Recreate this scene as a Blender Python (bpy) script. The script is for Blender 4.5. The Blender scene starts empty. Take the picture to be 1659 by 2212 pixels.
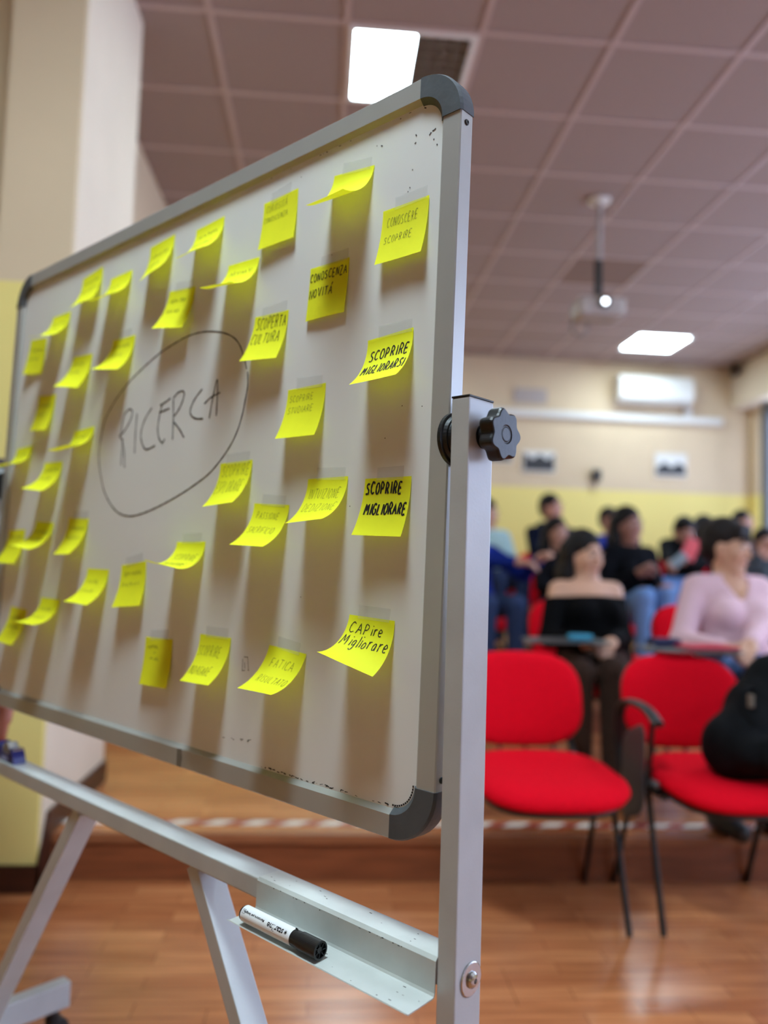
import bpy, bmesh, math, random
import numpy as np
from mathutils import Vector, Matrix
R0 = random.Random(7)
sc = bpy.context.scene
C = sc.collection
PI = math.pi
# ------------------------------------------------------------------ camera
CAM_H = 1.09
FPX, YAW, PITCH, ROLL = 1730.2, 0.0736, 0.0671, 0.03154
IW, IH = 1659, 2212
def cam_axes():
    F = Vector((math.sin(YAW)*math.cos(PITCH), math.cos(YAW)*math.cos(PITCH), math.sin(PITCH)))
    r = Vector((math.cos(YAW), -math.sin(YAW), 0)); u = r.cross(F)
    c, s = math.cos(ROLL), math.sin(ROLL)
    return F, c*r + s*u, -s*r + c*u
CF, CR, CU = cam_axes()
cd = bpy.data.cameras.new('camera'); cam = bpy.data.objects.new('camera', cd); C.objects.link(cam)
M3 = Matrix((CR, CU, -CF)).transposed()
cam.matrix_world = Matrix.Translation((0, 0, CAM_H)) @ M3.to_4x4()
cd.sensor_fit = 'VERTICAL'; cd.sensor_height = 36.0; cd.sensor_width = 27.0
cd.lens = FPX/IH*36.0
cd.clip_start = 0.05
cd.dof.use_dof = True
cd.dof.focus_distance = 0.93
cd.dof.aperture_fstop = cd.lens/1000.0/0.0138
sc.camera = cam
def at(px, py, Y):
    d = CF + CR*((px-IW/2)/FPX) - CU*((py-IH/2)/FPX)
    return Vector((0, 0, CAM_H)) + d*(Y/d.y)
def atz(px, py, z):
    d = CF + CR*((px-IW/2)/FPX) - CU*((py-IH/2)/FPX)
    return Vector((0, 0, CAM_H)) + d*((z-CAM_H)/d.z)
# ------------------------------------------------------------------ world, exposure
w = bpy.data.worlds.new('sky'); sc.world = w; w.use_nodes = True
bg = w.node_tree.nodes['Background']; bg.inputs[0].default_value = (0.55, 0.68, 1.0, 1); bg.inputs[1].default_value = 7.2
sc.view_settings.view_transform = 'Standard'; sc.view_settings.look = 'None'
sc.view_settings.exposure = 0.1; sc.view_settings.gamma = 1.0; sc.view_settings.use_curve_mapping = False
LAMP = 29.5          # radiance of the lit ceiling diffusers
# ------------------------------------------------------------------ materials
def lin(c):
    return tuple((x/255/12.92 if x/255 <= .04045 else ((x/255+.055)/1.055)**2.4) for x in c) + (1,)
MATS = {}
def mat(name, col, rough=.5, metal=0, var=.06, scale=30, bump=0, bscale=200, coat=0, sheen=0, spec=.5, stretch=None, trans=0):
    if name in MATS: return MATS[name]
    m = bpy.data.materials.new(name); m.use_nodes = True; MATS[name] = m
    nt = m.node_tree; b = nt.nodes['Principled BSDF']
    c = lin(col)
    tc = nt.nodes.new('ShaderNodeTexCoord'); vec = tc.outputs['Object']
    if stretch:
        mp = nt.nodes.new('ShaderNodeMapping'); mp.inputs['Scale'].default_value = stretch
        nt.links.new(vec, mp.inputs[0]); vec = mp.outputs[0]
    n = nt.nodes.new('ShaderNodeTexNoise'); n.inputs['Scale'].default_value = scale; n.inputs['Detail'].default_value = 4
    nt.links.new(vec, n.inputs[0])
    r = nt.nodes.new('ShaderNodeValToRGB')
    r.color_ramp.elements[0].position = .3; r.color_ramp.elements[1].position = .7
    r.color_ramp.elements[0].color = tuple(x*(1-var) for x in c[:3])+(1,)
    r.color_ramp.elements[1].color = tuple(min(1, x*(1+var)) for x in c[:3])+(1,)
    nt.links.new(n.outputs[0], r.inputs[0]); nt.links.new(r.outputs[0], b.inputs['Base Color'])
    b.inputs['Roughness'].default_value = rough; b.inputs['Metallic'].default_value = metal
    b.inputs['Coat Weight'].default_value = coat; b.inputs['Sheen Weight'].default_value = sheen
    b.inputs['Specular IOR Level'].default_value = spec
    if bump:
        n2 = nt.nodes.new('ShaderNodeTexNoise'); n2.inputs['Scale'].default_value = bscale
        nt.links.new(vec, n2.inputs[0])
        bp = nt.nodes.new('ShaderNodeBump'); bp.inputs['Strength'].default_value = bump; bp.inputs['Distance'].default_value = .002
        nt.links.new(n2.outputs[0], bp.inputs['Height']); nt.links.new(bp.outputs[0], b.inputs['Normal'])
    if trans:
        out = nt.nodes['Material Output']; mx = nt.nodes.new('ShaderNodeMixShader'); mx.inputs[0].default_value = trans
        tr = nt.nodes.new('ShaderNodeBsdfTranslucent'); nt.links.new(r.outputs[0], tr.inputs[0])
        nt.links.new(b.outputs[0], mx.inputs[1]); nt.links.new(tr.outputs[0], mx.inputs[2]); nt.links.new(mx.outputs[0], out.inputs[0])
    return m
def emit(name, col, s):
    m = bpy.data.materials.new(name); m.use_nodes = True; nt = m.node_tree
    nt.nodes.remove(nt.nodes['Principled BSDF'])
    e = nt.nodes.new('ShaderNodeEmission'); e.inputs[0].default_value = lin(col); e.inputs[1].default_value = s
    nt.links.new(e.outputs[0], nt.nodes['Material Output'].inputs[0]); return m
def clear(name, col, fac, rough=.1):
    m = bpy.data.materials.new(name); m.use_nodes = True; nt = m.node_tree
    b = nt.nodes['Principled BSDF']; b.inputs['Base Color'].default_value = lin(col); b.inputs['Roughness'].default_value = rough
    t = nt.nodes.new('ShaderNodeBsdfTransparent'); mx = nt.nodes.new('ShaderNodeMixShader'); mx.inputs[0].default_value = fac
    nt.links.new(t.outputs[0], mx.inputs[1]); nt.links.new(b.outputs[0], mx.inputs[2])
    nt.links.new(mx.outputs[0], nt.nodes['Material Output'].inputs[0]); return m
def wallmat(name, top, bottom, zsplit):
    m = mat(name, top, .75, var=.03, scale=3, bump=.1, bscale=120, spec=.3)
    nt = m.node_tree; b = nt.nodes['Principled BSDF']
    src = b.inputs['Base Color'].links[0].from_socket
    g = nt.nodes.new('ShaderNodeNewGeometry'); s = nt.nodes.new('ShaderNodeSeparateXYZ'); nt.links.new(g.outputs['Position'], s.inputs[0])
    lt = nt.nodes.new('ShaderNodeMath'); lt.operation = 'LESS_THAN'; lt.inputs[1].default_value = zsplit; nt.links.new(s.outputs[2], lt.inputs[0])
    mx = nt.nodes.new('ShaderNodeMix'); mx.data_type = 'RGBA'; nt.links.new(lt.outputs[0], mx.inputs[0]); nt.links.new(src, mx.inputs[6])
    mx.inputs[7].default_value = lin(bottom); nt.links.new(mx.outputs[2], b.inputs['Base Color']); return m
# ------------------------------------------------------------------ object helpers
def link(name, me, m, parent=None, loc=None, rot=None, smooth=False):
    o = bpy.data.objects.new(name, me); C.objects.link(o)
    if m: me.materials.clear(); me.materials.append(m)
    if smooth:
        for p in me.polygons: p.use_smooth = True
    if parent: o.parent = parent
    if loc is not None: o.location = loc
    if rot is not None: o.rotation_euler = rot
    return o
def obj(name, bm, m, parent=None, loc=None, rot=None, smooth=False):
    me = bpy.data.meshes.new(name); bmesh.ops.recalc_face_normals(bm, faces=bm.faces); bm.to_mesh(me); bm.free()
    return link(name, me, m, parent, loc, rot, smooth)
def tag(o, label=None, cat=None, group=None, kind=None):
    if label: o['label'] = label
    if cat: o['category'] = cat
    if group: o['group'] = group
    if kind: o['kind'] = kind
    return o
def thing(name, label, cat, loc=(0, 0, 0), rz=0, group=None):
    o = bpy.data.objects.new(name, None); C.objects.link(o); o.location = loc; o.rotation_euler = (0, 0, rz)
    o.empty_display_size = .05
    return tag(o, label, cat, group)
def struct(name, bm, m, parent=None, smooth=False):
    o = obj(name, bm, m, parent, smooth=smooth); o['kind'] = 'structure'; return o
def B(): return bmesh.new()
def box(bm, lo, hi, bev=0, mtx=None):
    vs = [bm.verts.new((x, y, z)) for x in (lo[0], hi[0]) for y in (lo[1], hi[1]) for z in (lo[2], hi[2])]
    fs = [bm.faces.new([vs[i] for i in f]) for f in ((0, 1, 3, 2), (4, 6, 7, 5), (0, 4, 5, 1), (2, 3, 7, 6), (0, 2, 6, 4), (1, 5, 7, 3))]
    if bev:
        es = list({e for f in fs for e in f.edges})
        r = bmesh.ops.bevel(bm, geom=es, offset=bev, segments=2, affect='EDGES', profile=.6)
        vs = list({v for v in vs if v.is_valid} | {v for v in r['verts']})
    if mtx: bmesh.ops.transform(bm, matrix=mtx, verts=[v for v in vs if v.is_valid])
    return bm
def bx(lo, hi, bev=0): return box(B(), lo, hi, bev)
def frame_of(d):
    d = d.normalized(); a = Vector((0, 0, 1)) if abs(d.z) < .9 else Vector((1, 0, 0))
    x = a.cross(d).normalized(); return x, d.cross(x).normalized()
def ring(bm, c, x, y, rx, ry, n):
    return [bm.verts.new(c + x*(rx*math.cos(2*PI*i/n)) + y*(ry*math.sin(2*PI*i/n))) for i in range(n)]
def loft(bm, rings, cap=True):
    n = len(rings[0])
    for a, b in zip(rings, rings[1:]):
        for i in range(n): bm.faces.new((a[i], a[(i+1) % n], b[(i+1) % n], b[i]))
    if cap: bm.faces.new(rings[0][::-1]); bm.faces.new(rings[-1])
def cyl(bm, p0, p1, r0, r1=None, n=20):
    p0, p1 = Vector(p0), Vector(p1); x, y = frame_of(p1-p0); r1 = r0 if r1 is None else r1
    loft(bm, [ring(bm, p0, x, y, r0, r0, n), ring(bm, p1, x, y, r1, r1, n)]); return bm
def lathe(bm, p0, d, prof, n=28):      # prof: (along, radius)
    p0, d = Vector(p0), Vector(d).normalized(); x, y = frame_of(d)
    loft(bm, [ring(bm, p0+d*a, x, y, r, r, n) for a, r in prof]); return bm
def smooth_line(pts, k=6):
    pts = [Vector(p) for p in pts]; P = [pts[0]*2-pts[1]]+pts+[pts[-1]*2-pts[-2]]; out = []
    for i in range(1, len(P)-2):
        a, b, c, d = P[i-1:i+3]
        for j in range(k):
            t = j/k; out.append(.5*((2*b)+(c-a)*t+(2*a-5*b+4*c-d)*t*t+(3*b-a-3*c+d)*t**3))
    return out+[pts[-1]]
def tube(bm, pts, r, n=12, ry=None, up=None):
    pts = [Vector(p) for p in pts]; rings = []; px = None
    for i, p in enumerate(pts):
        d = (pts[min(i+1, len(pts)-1)]-pts[max(i-1, 0)]).normalized()
        if px is None: x, y = frame_of(d)
        else: x = (px - d*px.dot(d)).normalized(); y = d.cross(x)
        if up is not None: x = (Vector(up)-d*Vector(up).dot(d)).normalized(); y = d.cross(x)
        px = x; rr = r[i] if isinstance(r, (list, tuple)) else r
        rings.append(ring(bm, p, x, y, rr, ry if ry else rr, n))
    loft(bm, rings); return bm
def tri(verts, faces, name, m, parent=None, smooth=True, loc=None):
    me = bpy.data.meshes.new(name); me.from_pydata([tuple(v) for v in verts], [], [tuple(f) for f in faces]); me.update()
    return link(name, me, m, parent, smooth=smooth, loc=loc)
def copy_tree(o, parent=None):
    c = o.copy(); C.objects.link(c); c.parent = parent
    for ch in o.children: copy_tree(ch, c)
    return c
# ================================================================== THE ROOM
CEIL, YB, XR, XL, YF = 3.47, 8.72, 4.80, -1.145, -7.0
XLF = -5.5                      # the left wall beside the pillar, nearer the camera
STEP = .155
m_wall = wallmat('two_tone_wall', (214, 192, 160), (236, 217, 134), 2.015)
m_cream = mat('cream_paint', (228, 213, 190), .75, var=.03, scale=3, spec=.3)
m_dark = mat('dark_wood_trim', (62, 30, 18), .4, var=.25, scale=6, stretch=(1, 8, 8))
m_riser = mat('riser_wood', (132, 72, 42), .38, var=.25, scale=5, stretch=(1, 9, 9))
m_tile = mat('ceiling_tile', (160, 141, 134), .85, var=.04, scale=60, bump=.25, bscale=300, spec=.2)
m_tile2 = mat('ceiling_tile_brown', (138, 115, 103), .85, var=.05, scale=60, bump=.25, bscale=300, spec=.2)
m_bar = mat('ceiling_bar', (190, 168, 162), .5, var=.02)
m_white = mat('white_plastic', (226, 224, 218), .4, var=.02)
m_black = mat('black_plastic', (20, 20, 22), .42, var=.1, bump=.1)
def floor_mat():
    m = bpy.data.materials.new('laminate'); m.use_nodes = True; nt = m.node_tree; b = nt.nodes['Principled BSDF']
    g = nt.nodes.new('ShaderNodeNewGeometry'); br = nt.nodes.new('ShaderNodeTexBrick')
    br.offset = .37; br.offset_frequency = 2; br.squash = 1
    for k, v in (('Scale', 1.0), ('Mortar Size', .0012), ('Bias', 0), ('Brick Width', .42), ('Row Height', .065)): br.inputs[k].default_value = v
    br.inputs['Color1'].default_value = lin((216, 142, 92)); br.inputs['Color2'].default_value = lin((188, 114, 70)); br.inputs['Mortar'].default_value = lin((134, 78, 46))
    nt.links.new(g.outputs['Position'], br.inputs[0])
    mp = nt.nodes.new('ShaderNodeMapping'); mp.inputs['Scale'].default_value = (2.2, 26, 26); nt.links.new(g.outputs['Position'], mp.inputs[0])
    n = nt.nodes.new('ShaderNodeTexNoise'); n.inputs['Scale'].default_value = 1.6; n.inputs['Detail'].default_value = 6; nt.links.new(mp.outputs[0], n.inputs[0])
    rp = nt.nodes.new('ShaderNodeValToRGB'); rp.color_ramp.elements[0].position = .3; rp.color_ramp.elements[1].position = .72
    rp.color_ramp.elements[0].color = (.62, .58, .55, 1); rp.color_ramp.elements[1].color = (1.0, 1.0, 1.0, 1); nt.links.new(n.outputs[0], rp.inputs[0])
    mx = nt.nodes.new('ShaderNodeMix'); mx.data_type = 'RGBA'; mx.blend_type = 'MULTIPLY'; mx.inputs[0].default_value = 1
    nt.links.new(br.outputs[0], mx.inputs[6]); nt.links.new(rp.outputs[0], mx.inputs[7]); nt.links.new(mx.outputs[2], b.inputs['Base Color'])
    b.inputs['Roughness'].default_value = .24
    bp = nt.nodes.new('ShaderNodeBump'); bp.inputs['Strength'].default_value = .08; bp.inputs['Distance'].default_value = .002
    nt.links.new(n.outputs[0], bp.inputs['Height']); nt.links.new(bp.outputs[0], b.inputs['Normal'])
    return m
m_floor = floor_mat()
floor = struct('floor', bx((XLF, YF, -.06), (XR, 2.85, -.006)), m_dark)
PLK = bx((0, 0, -.006), (1.198, .1935, 0)); me_plank = bpy.data.meshes.new('plank'); PLK.to_mesh(me_plank); PLK.free(); me_plank.materials.append(m_floor)
def planks(parent, x0, x1, y0, y1, z):
    r = 0; y = y0
    while y < y1-.01:
        x = x0-(r*.43 % 1.2)
        while x < x1:
            a, b_ = max(x, x0), min(x+1.198, x1)
            if b_-a > .02:
                if b_-a > 1.19 and y+.1935 <= y1:
                    o = bpy.data.objects.new('plank', me_plank); C.objects.link(o)
                else:
                    me = bpy.data.meshes.new('plank'); bb = bx((0, 0, -.006), (b_-a, min(.1935, y1-y), 0)); bb.to_mesh(me); bb.free(); me.materials.append(m_floor)
                    o = bpy.data.objects.new('plank', me); C.objects.link(o)
                o.location = (a, y, z); o.parent = parent
            x += 1.2
        y += .195; r += 1
planks(floor, -1.6, 4.8, .3, 2.845, 0)
struct('floor_side', bx((XLF, .3, -.006), (-1.6, 2.95, 0)), m_floor)
struct('floor_front', bx((XLF, YF, -.006), (XR, .3, 0)), m_floor)
tiers = [(2.85, 4.62, STEP), (4.62, 6.15, .31), (6.15, YB, .465)]
for i, (ya, yb, z) in enumerate(tiers):
    t = struct('floor_tier_%d' % (i+1), bx((XL, ya, -.06 if i == 0 else tiers[i-1][2]-.05), (XR, yb if i < 2 else YB, z-.006)), m_riser)
    if i == 0: planks(t, XL, 4.8, ya+.028, yb, z)
    else: struct('floor_boards_%d' % (i+1), bx((XL, ya+.02, z-.006), (XR, yb, z)), m_floor)
    struct('trim_step_%d' % (i+1), bx((XL, ya-.012, z-.03), (XR, ya+.028, z+.002), .004), mat('step_nosing', (150, 92, 58), .4, var=.15, scale=8, stretch=(1, 9, 9)))
# hazard tape on the first step
def tape_mat():
    m = bpy.data.materials.new('hazard_tape'); m.use_nodes = True; nt = m.node_tree; b = nt.nodes['Principled BSDF']
    tc = nt.nodes.new('ShaderNodeTexCoord'); s = nt.nodes.new('ShaderNodeSeparateXYZ'); nt.links.new(tc.outputs['Object'], s.inputs[0])
    a = nt.nodes.new('ShaderNodeMath'); a.operation = 'MULTIPLY_ADD'; a.inputs[1].default_value = -1.0
    nt.links.new(s.outputs[1], a.inputs[0]); nt.links.new(s.outputs[0], a.inputs[2])
    f = nt.nodes.new('ShaderNodeMath'); f.operation = 'PINGPONG'; f.inputs[1].default_value = .0675; nt.links.new(a.outputs[0], f.inputs[0])
    g = nt.nodes.new('ShaderNodeMath'); g.operation = 'GREATER_THAN'; g.inputs[1].default_value = .030; nt.links.new(f.outputs[0], g.inputs[0])
    mx = nt.nodes.new('ShaderNodeMix'); mx.data_type = 'RGBA'; nt.links.new(g.outputs[0], mx.inputs[0])
    mx.inputs[6].default_value = lin((150, 42, 40)); mx.inputs[7].default_value = lin((226, 218, 208)); nt.links.new(mx.outputs[2], b.inputs['Base Color'])
    b.inputs['Roughness'].default_value = .4; return m
tag(obj('hazard_tape', bx((XL+.26, 2.945, STEP), (4.6, 2.995, STEP+.0006)), tape_mat()), 'red and white striped hazard tape along the edge of the wooden step', 'tape')
# walls
struct('wall_back', bx((XL-.2, YB, 0), (XR+.2, YB+.2, CEIL+.1)), m_wall)
struct('wall_left', bx((XL-.2, 3.5, 0), (XL, YB, CEIL+.1)), m_wall)
struct('wall_left_front', bx((XLF-.2, YF, 0), (XLF, 2.95, CEIL+.1)), m_wall)
struct('wall_left_return', bx((XLF-.2, 2.95, 0), (XL, 3.1, CEIL+.1)), m_wall)
struct('wall_front', bx((XLF-.2, YF-.2, 0), (XR+.2, YF, CEIL+.1)), m_wall)
pl = struct('wall_pillar', bx((XL, 2.75, 0), (-.893, 3.5, CEIL), .006), m_wall)
pl2 = struct('wall_pillar_side', bx((-.893, 2.758, 0), (-.888, 3.5, CEIL)), m_cream)
struct('baseboard_pillar', bx((XL-.01, 2.735, 0), (-.878, 2.752, .085)), m_dark)
bb = B(); bb_pts = [(2.735, 0), (2.845, 0), (2.845, STEP), (3.51, STEP), (3.51, STEP+.085), (2.80, STEP+.085), (2.735, .085)]
va = [bb.verts.new((-.889, y, z)) for y, z in bb_pts]; vb = [bb.verts.new((-.876, y, z)) for y, z in bb_pts]
bb.faces.new(va); bb.faces.new(vb[::-1])
for i in range(len(va)): bb.faces.new((va[i], va[(i+1) % 7], vb[(i+1) % 7], vb[i]))
struct('baseboard_pillar_side', bb, m_dark)
struct('baseboard_left', bx((XL, 3.51, STEP), (XL+.014, 4.62, STEP+.085)), m_dark)
struct('baseboard_left_front', bx((XLF, YF, 0), (XLF+.014, 2.95, .085)), m_dark)
struct('baseboard_return', bx((XLF, 2.936, 0), (XL, 2.95, .085)), m_dark)
# right wall with windows: piers, sill wall, boxed beam above
struct('wall_right_low', bx((XR, YF, 0), (XR+.2, YB, 1.0)), m_wall)
struct('wall_right_high', bx((XR, YF, 2.95), (XR+.2, YB, CEIL+.1)), m_wall)
struct('trim_beam', bx((XR-.22, YF, 3.0), (XR, YB, CEIL), .006), m_cream)
m_alu = mat('grey_aluminium', (104, 106, 108), .35, metal=.6, var=.04)
m_pane = clear('window_glass', (240, 245, 250), .06, .02)
wy = [(-6.6, -5.0), (-4.6, -2.6), (-2.2, -.2), (.2, 2.2), (2.6, 4.6), (5.0, 6.9), (7.2, 8.55)]
prev = YF
for i, (a, b_) in enumerate(wy):
    struct('wall_right_pier_%d' % (i+1), bx((XR, prev, 1.0), (XR+.2, a, 2.95)), m_wall); prev = b_
    f = B()
    for lo, hi in (((a, 1.0), (b_, 1.06)), ((a, 2.89), (b_, 2.95)), ((a, 1.06), (a+.06, 2.89)), ((b_-.06, 1.06), (b_, 2.89)), (((a+b_)/2-.04, 1.06), ((a+b_)/2+.04, 2.89))):
        box(f, (XR+.05, lo[0], lo[1]), (XR+.11, hi[0], hi[1]))
    wdw = struct('window_%d' % (i+1), f, m_alu)
    for a2, b2 in ((a+.06, (a+b_)/2-.04), ((a+b_)/2+.04, b_-.06)):
        obj('pane', bx((XR+.077, a2, 1.06), (XR+.083, b2, 2.89)), m_pane, wdw)
struct('wall_right_pier_8', bx((XR, prev, 1.0), (XR+.2, YB, 2.95)), m_wall)
struct('trim_frame_post', bx((XR-.06, 8.25, .465), (XR-.001, 8.38, 3.0)), m_alu)
# ceiling: slab, tiles, runners
ceil = struct('ceiling', bx((XLF, YF, CEIL+.04), (XR, YB, CEIL+.1)), m_tile2)
TX0, TY0, TS = .02, 3.375, .6
tb = bx((.012, .012, 0), (TS-.012, TS-.012, .018), .003); me_tile = bpy.data.meshes.new('tile'); tb.to_mesh(me_tile); tb.free(); me_tile.materials.append(m_tile)
FIX = {(0, 0): ('left', 1), (5, 7): ('full', 1), (-1, -5): ('full', 3.0), (0, 7): ('full', 1), (5, 0): ('full', 1), (5, -6): ('full', 1)}
DARK = {(3, 4)}
struct('ceiling_front', bx((XLF, YF, CEIL), (XR, TY0-6*TS, CEIL+.018)), m_tile)
for i in range(-9, 9):
    for j in range(-6, 9):
        x, y = TX0+i*TS, TY0+j*TS
        if x < XLF-.3 or x+TS > XR+.3 or y+TS > YB+.3 or (i, j) in FIX: continue
        if x < XL-.1 and y > 2.8: continue
        x1, y1, x2, y2 = max(x, XLF), max(y, YF), min(x+TS, XR-.22), min(y+TS, YB)
        if x2-x1 < .05 or y2-y1 < .05: continue
        if x2-x1 > .59 and y2-y1 > .59:
            me = me_tile
            if (i, j) in DARK: me = me_tile.copy(); me.materials.clear(); me.materials.append(m_tile2)
            o = bpy.data.objects.new('tile', me); C.objects.link(o); o.location = (x, y, CEIL); o.parent = ceil
        else:
            obj('tile', bx((x1+.012, y1+.012, CEIL), (x2-.012, y2-.012, CEIL+.018)), m_tile, ceil)
for i in range(-9, 9):
    x = TX0+i*TS
    if XLF < x < XR-.22: obj('runner', bx((x-.013, YF if x > XL else YF, CEIL-.006), (x+.013, YB if x > XL else 2.95, CEIL+.006)), m_bar, ceil)
for j in range(-17, 9):
    y = TY0+j*TS
    obj('cross_runner', bx((XLF if y < 2.9 else XL, y-.013, CEIL-.0055), (XR-.22, y+.013, CEIL+.0055)), m_bar, ceil)
# ------------------------------------------------------------------ ceiling lights
m_lamps = {}
def lamp_mat(k):
    if k not in m_lamps:
        m = emit('lit_diffuser_%d' % (k*10), (255, 255, 255), LAMP*k); m_lamps[k] = m
        [n for n in m.node_tree.nodes if n.type == 'EMISSION'][0].inputs[0].default_value = (.80, 1.0, 1.10, 1)
    return m_lamps[k]
m_frame = mat('light_frame', (232, 232, 230), .4, var=.02)
m_louv = mat('louver', (150, 146, 138), .3, metal=.3, var=.1)
lab = {(0, 0): 'ceiling light half lit and half dark louver above the whiteboard corner', (5, 7): 'square lit ceiling panel near the back wall above the air conditioner',
       (-1, -5): 'square lit ceiling panel over the front of the whiteboard above the camera', (0, 7): 'square lit ceiling panel at the back hidden behind the whiteboard',
       (5, 0): 'square lit ceiling panel right of the frame above the front rows', (5, -6): 'square lit ceiling panel right of and behind the camera'}
for (i, j), (mode, s) in FIX.items():
    x, y = TX0+i*TS, TY0+j*TS
    t = thing('ceiling_light', lab[(i, j)], 'light', (x+.3, y+.3, CEIL), 0, 'ceiling lights')
    f = B()
    for lo, hi in (((-.288, -.288), (.288, -.262)), ((-.288, .262), (.288, .288)), ((-.288, -.262), (-.262, .262)), ((.262, -.262), (.288, .262))):
        box(f, lo+(-.012,), hi+(.03,))
    obj('frame', f, m_frame, t)
    lo, hi = {'full': ((-.262, -.262), (.262, .262)), 'left': ((-.262, -.262), (.01, .262)), 'near': ((-.262, -.262), (.262, .0))}[mode]
    obj('diffuser', bx(lo+(-.004,), hi+(.006,)), lamp_mat(s), t)
    if mode != 'full':
        l2, h2 = ((.014, -.262), (.262, .262)) if mode == 'left' else ((-.262, .004), (.262, .262))
        lv = B(); nx, ny = 4, 8
        for k in range(nx+1):
            xx = l2[0]+(h2[0]-l2[0])*k/nx; box(lv, (xx-.002, l2[1], -.006), (xx+.002, h2[1], .028))
        for k in range(ny+1):
            yy = l2[1]+(h2[1]-l2[1])*k/ny; box(lv, (l2[0], yy-.002, -.006), (h2[0], yy+.002, .028))
        obj('louver', lv, m_louv, t)
        obj('reflector', bx(l2+(.028,), h2+(.034,)), mat('reflector', (196, 190, 180), .4), t)
# ================================================================== THE WHITEBOARD
BX, BY, BZ, BA, TILT = -.27622, 1.31786, 1.2339, .8162, .01971
m_alum = mat('anodised_aluminium', (180, 181, 178), .38, metal=.35, var=.03, scale=12, stretch=(1, 1, 1))
m_paint = mat('grey_painted_steel', (186, 190, 190), .36, var=.05, scale=18, bump=.05, bscale=300, spec=.6)
m_corner = mat('grey_corner_plastic', (74, 79, 84), .5, var=.18, scale=25, bump=.2, bscale=90)
m_chrome = mat('zinc', (190, 190, 188), .22, metal=1, var=.05)
m_ink = mat('black_ink', (16, 15, 17), .55, var=.1)
m_inkg = mat('board_ink', (52, 52, 54), .5, var=.25, scale=80)
m_pencil = mat('pencil_ink', (92, 92, 30), .6, var=.2)
def board_mat():
    m = mat('whiteboard_enamel', (232, 234, 233), .32, var=.03, scale=3, coat=.15)
    return m
m_board = board_mat()
WB = thing('whiteboard', 'rolling grey whiteboard on a steel stand covered with yellow sticky notes', 'whiteboard', (BX, BY, 0), -BA)
ct, st_ = math.cos(TILT), math.sin(TILT)
def T(a, v, n):         # board plane coordinates -> stand coordinates (x along board, -y front, z up)
    return Vector((a, v*st_-n*ct, BZ+v*ct+n*st_))
def S(a, n, z): return Vector((a, -n, BZ+z))
HW, HH, SURF = .6, .45, -.006
PROF = [(0, -.022), (0, -.0015), (.0015, 0), (.026, 0), (.0325, SURF-.0008), (.0325, -.022)]   # (inward from the edge, n)
def rail(p, q, inward, name):
    bm = B(); rings = []
    for e in (p, q):
        rings.append([bm.verts.new(T(e[0]+inward[0]*d, e[1]+inward[1]*d, n)) for d, n in PROF])
    loft(bm, rings); return obj(name, bm, m_alum, WB)
CR_ = .063
rail((-HW+CR_, HH), (HW-CR_, HH), (0, -1), 'frame_rail'); rail((-HW+CR_, -HH), (HW-CR_, -HH), (0, 1), 'frame_rail')
rail((HW, -HH+CR_), (HW, HH-CR_), (-1, 0), 'frame_rail'); rail((-HW, -HH+CR_), (-HW, HH-CR_), (1, 0), 'frame_rail')
for sx in (-1, 1):
    for sy in (-1, 1):
        bm = B(); rings = []; cx, cy = sx*(HW-CR_), sy*(HH-CR_)
        PC = [(-.0012, -.0232), (-.0012, -.003), (.0008, .0012), (.027, .0012), (.0345, SURF-.001), (.0345, -.0232)]
        for k in range(13):
            a = PI/2*k/12
            rings.append([bm.verts.new(T(cx+sx*math.cos(a)*(CR_-d), cy+sy*math.sin(a)*(CR_-d), n)) for d, n in PC])
        loft(bm, rings); o = obj('frame_corner', bm, m_corner, WB, smooth=False)
bm = B()
box(bm, (-HW+.02, -HH+.02, -.02), (HW-.02, HH-.02, SURF))
for v in bm.verts: v.co = T(*v.co)
surf = obj('writing_surface', bm, m_board, WB)
# ribbons: flat ink strokes
def ribbon(bm, pts, wdt, F, closed=False):
    """pts: 2-D points; F maps (a, b) to 3-D."""
    pp = []
    for a, b in zip(pts, pts[1:]):
        n = max(1, int(math.dist(a, b)/(wdt*2.0)))
        n = min(n, 12)
        pp += [(a[0]+(b[0]-a[0])*k/n, a[1]+(b[1]-a[1])*k/n) for k in range(n)]
    pp.append(pts[-1]); L, Rr = [], []
    for i, p in enumerate(pp):
        a, b = pp[max(i-1, 0)], pp[min(i+1, len(pp)-1)]
        dx, dy = b[0]-a[0], b[1]-a[1]; l = math.hypot(dx, dy) or 1
        h = wdt/2*(1+.18*math.sin(i*1.7))
        L.append(bm.verts.new(F(p[0]-dy/l*h, p[1]+dx/l*h))); Rr.append(bm.verts.new(F(p[0]+dy/l*h, p[1]-dx/l*h)))
    for i in range(len(pp)-1): bm.faces.new((L[i], L[i+1], Rr[i+1], Rr[i]))
def px2board(px, py):
    d = CF + CR*((px-IW/2)/FPX) - CU*((py-IH/2)/FPX)
    n3 = Vector((-math.sin(BA)*ct, -math.cos(BA)*ct, st_)); u3 = Vector((math.cos(BA), -math.sin(BA), 0)); v3 = u3.cross(-n3) if False else Vector((math.sin(BA)*st_, math.cos(BA)*st_, ct))
    c3 = Vector((BX, BY, BZ)); o3 = Vector((0, 0, CAM_H))
    t = (c3+n3*SURF-o3).dot(n3)/d.dot(n3); P = o3+d*t-c3
    return (P.dot(u3), P.dot(v3))
s_ = .33755
c1 = lambda L: [px2board(x*s_, 540+y*s_) for x, y in L]
c2 = lambda L: [px2board(x*s_, 840+y*s_) for x, y in L]
def sm2(pts, k=4): return [(p.x, p.y) for p in smooth_line([(a, b, 0) for a, b in pts], k)]
ell = [(250, 864), (276, 829), (304, 800), (337.6, 769.5), (371, 746), (405, 727), (439, 717), (472.6, 717), (499.6, 725.7), (516.5, 742.5), (526.6, 769.5), (533, 797)]
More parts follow.
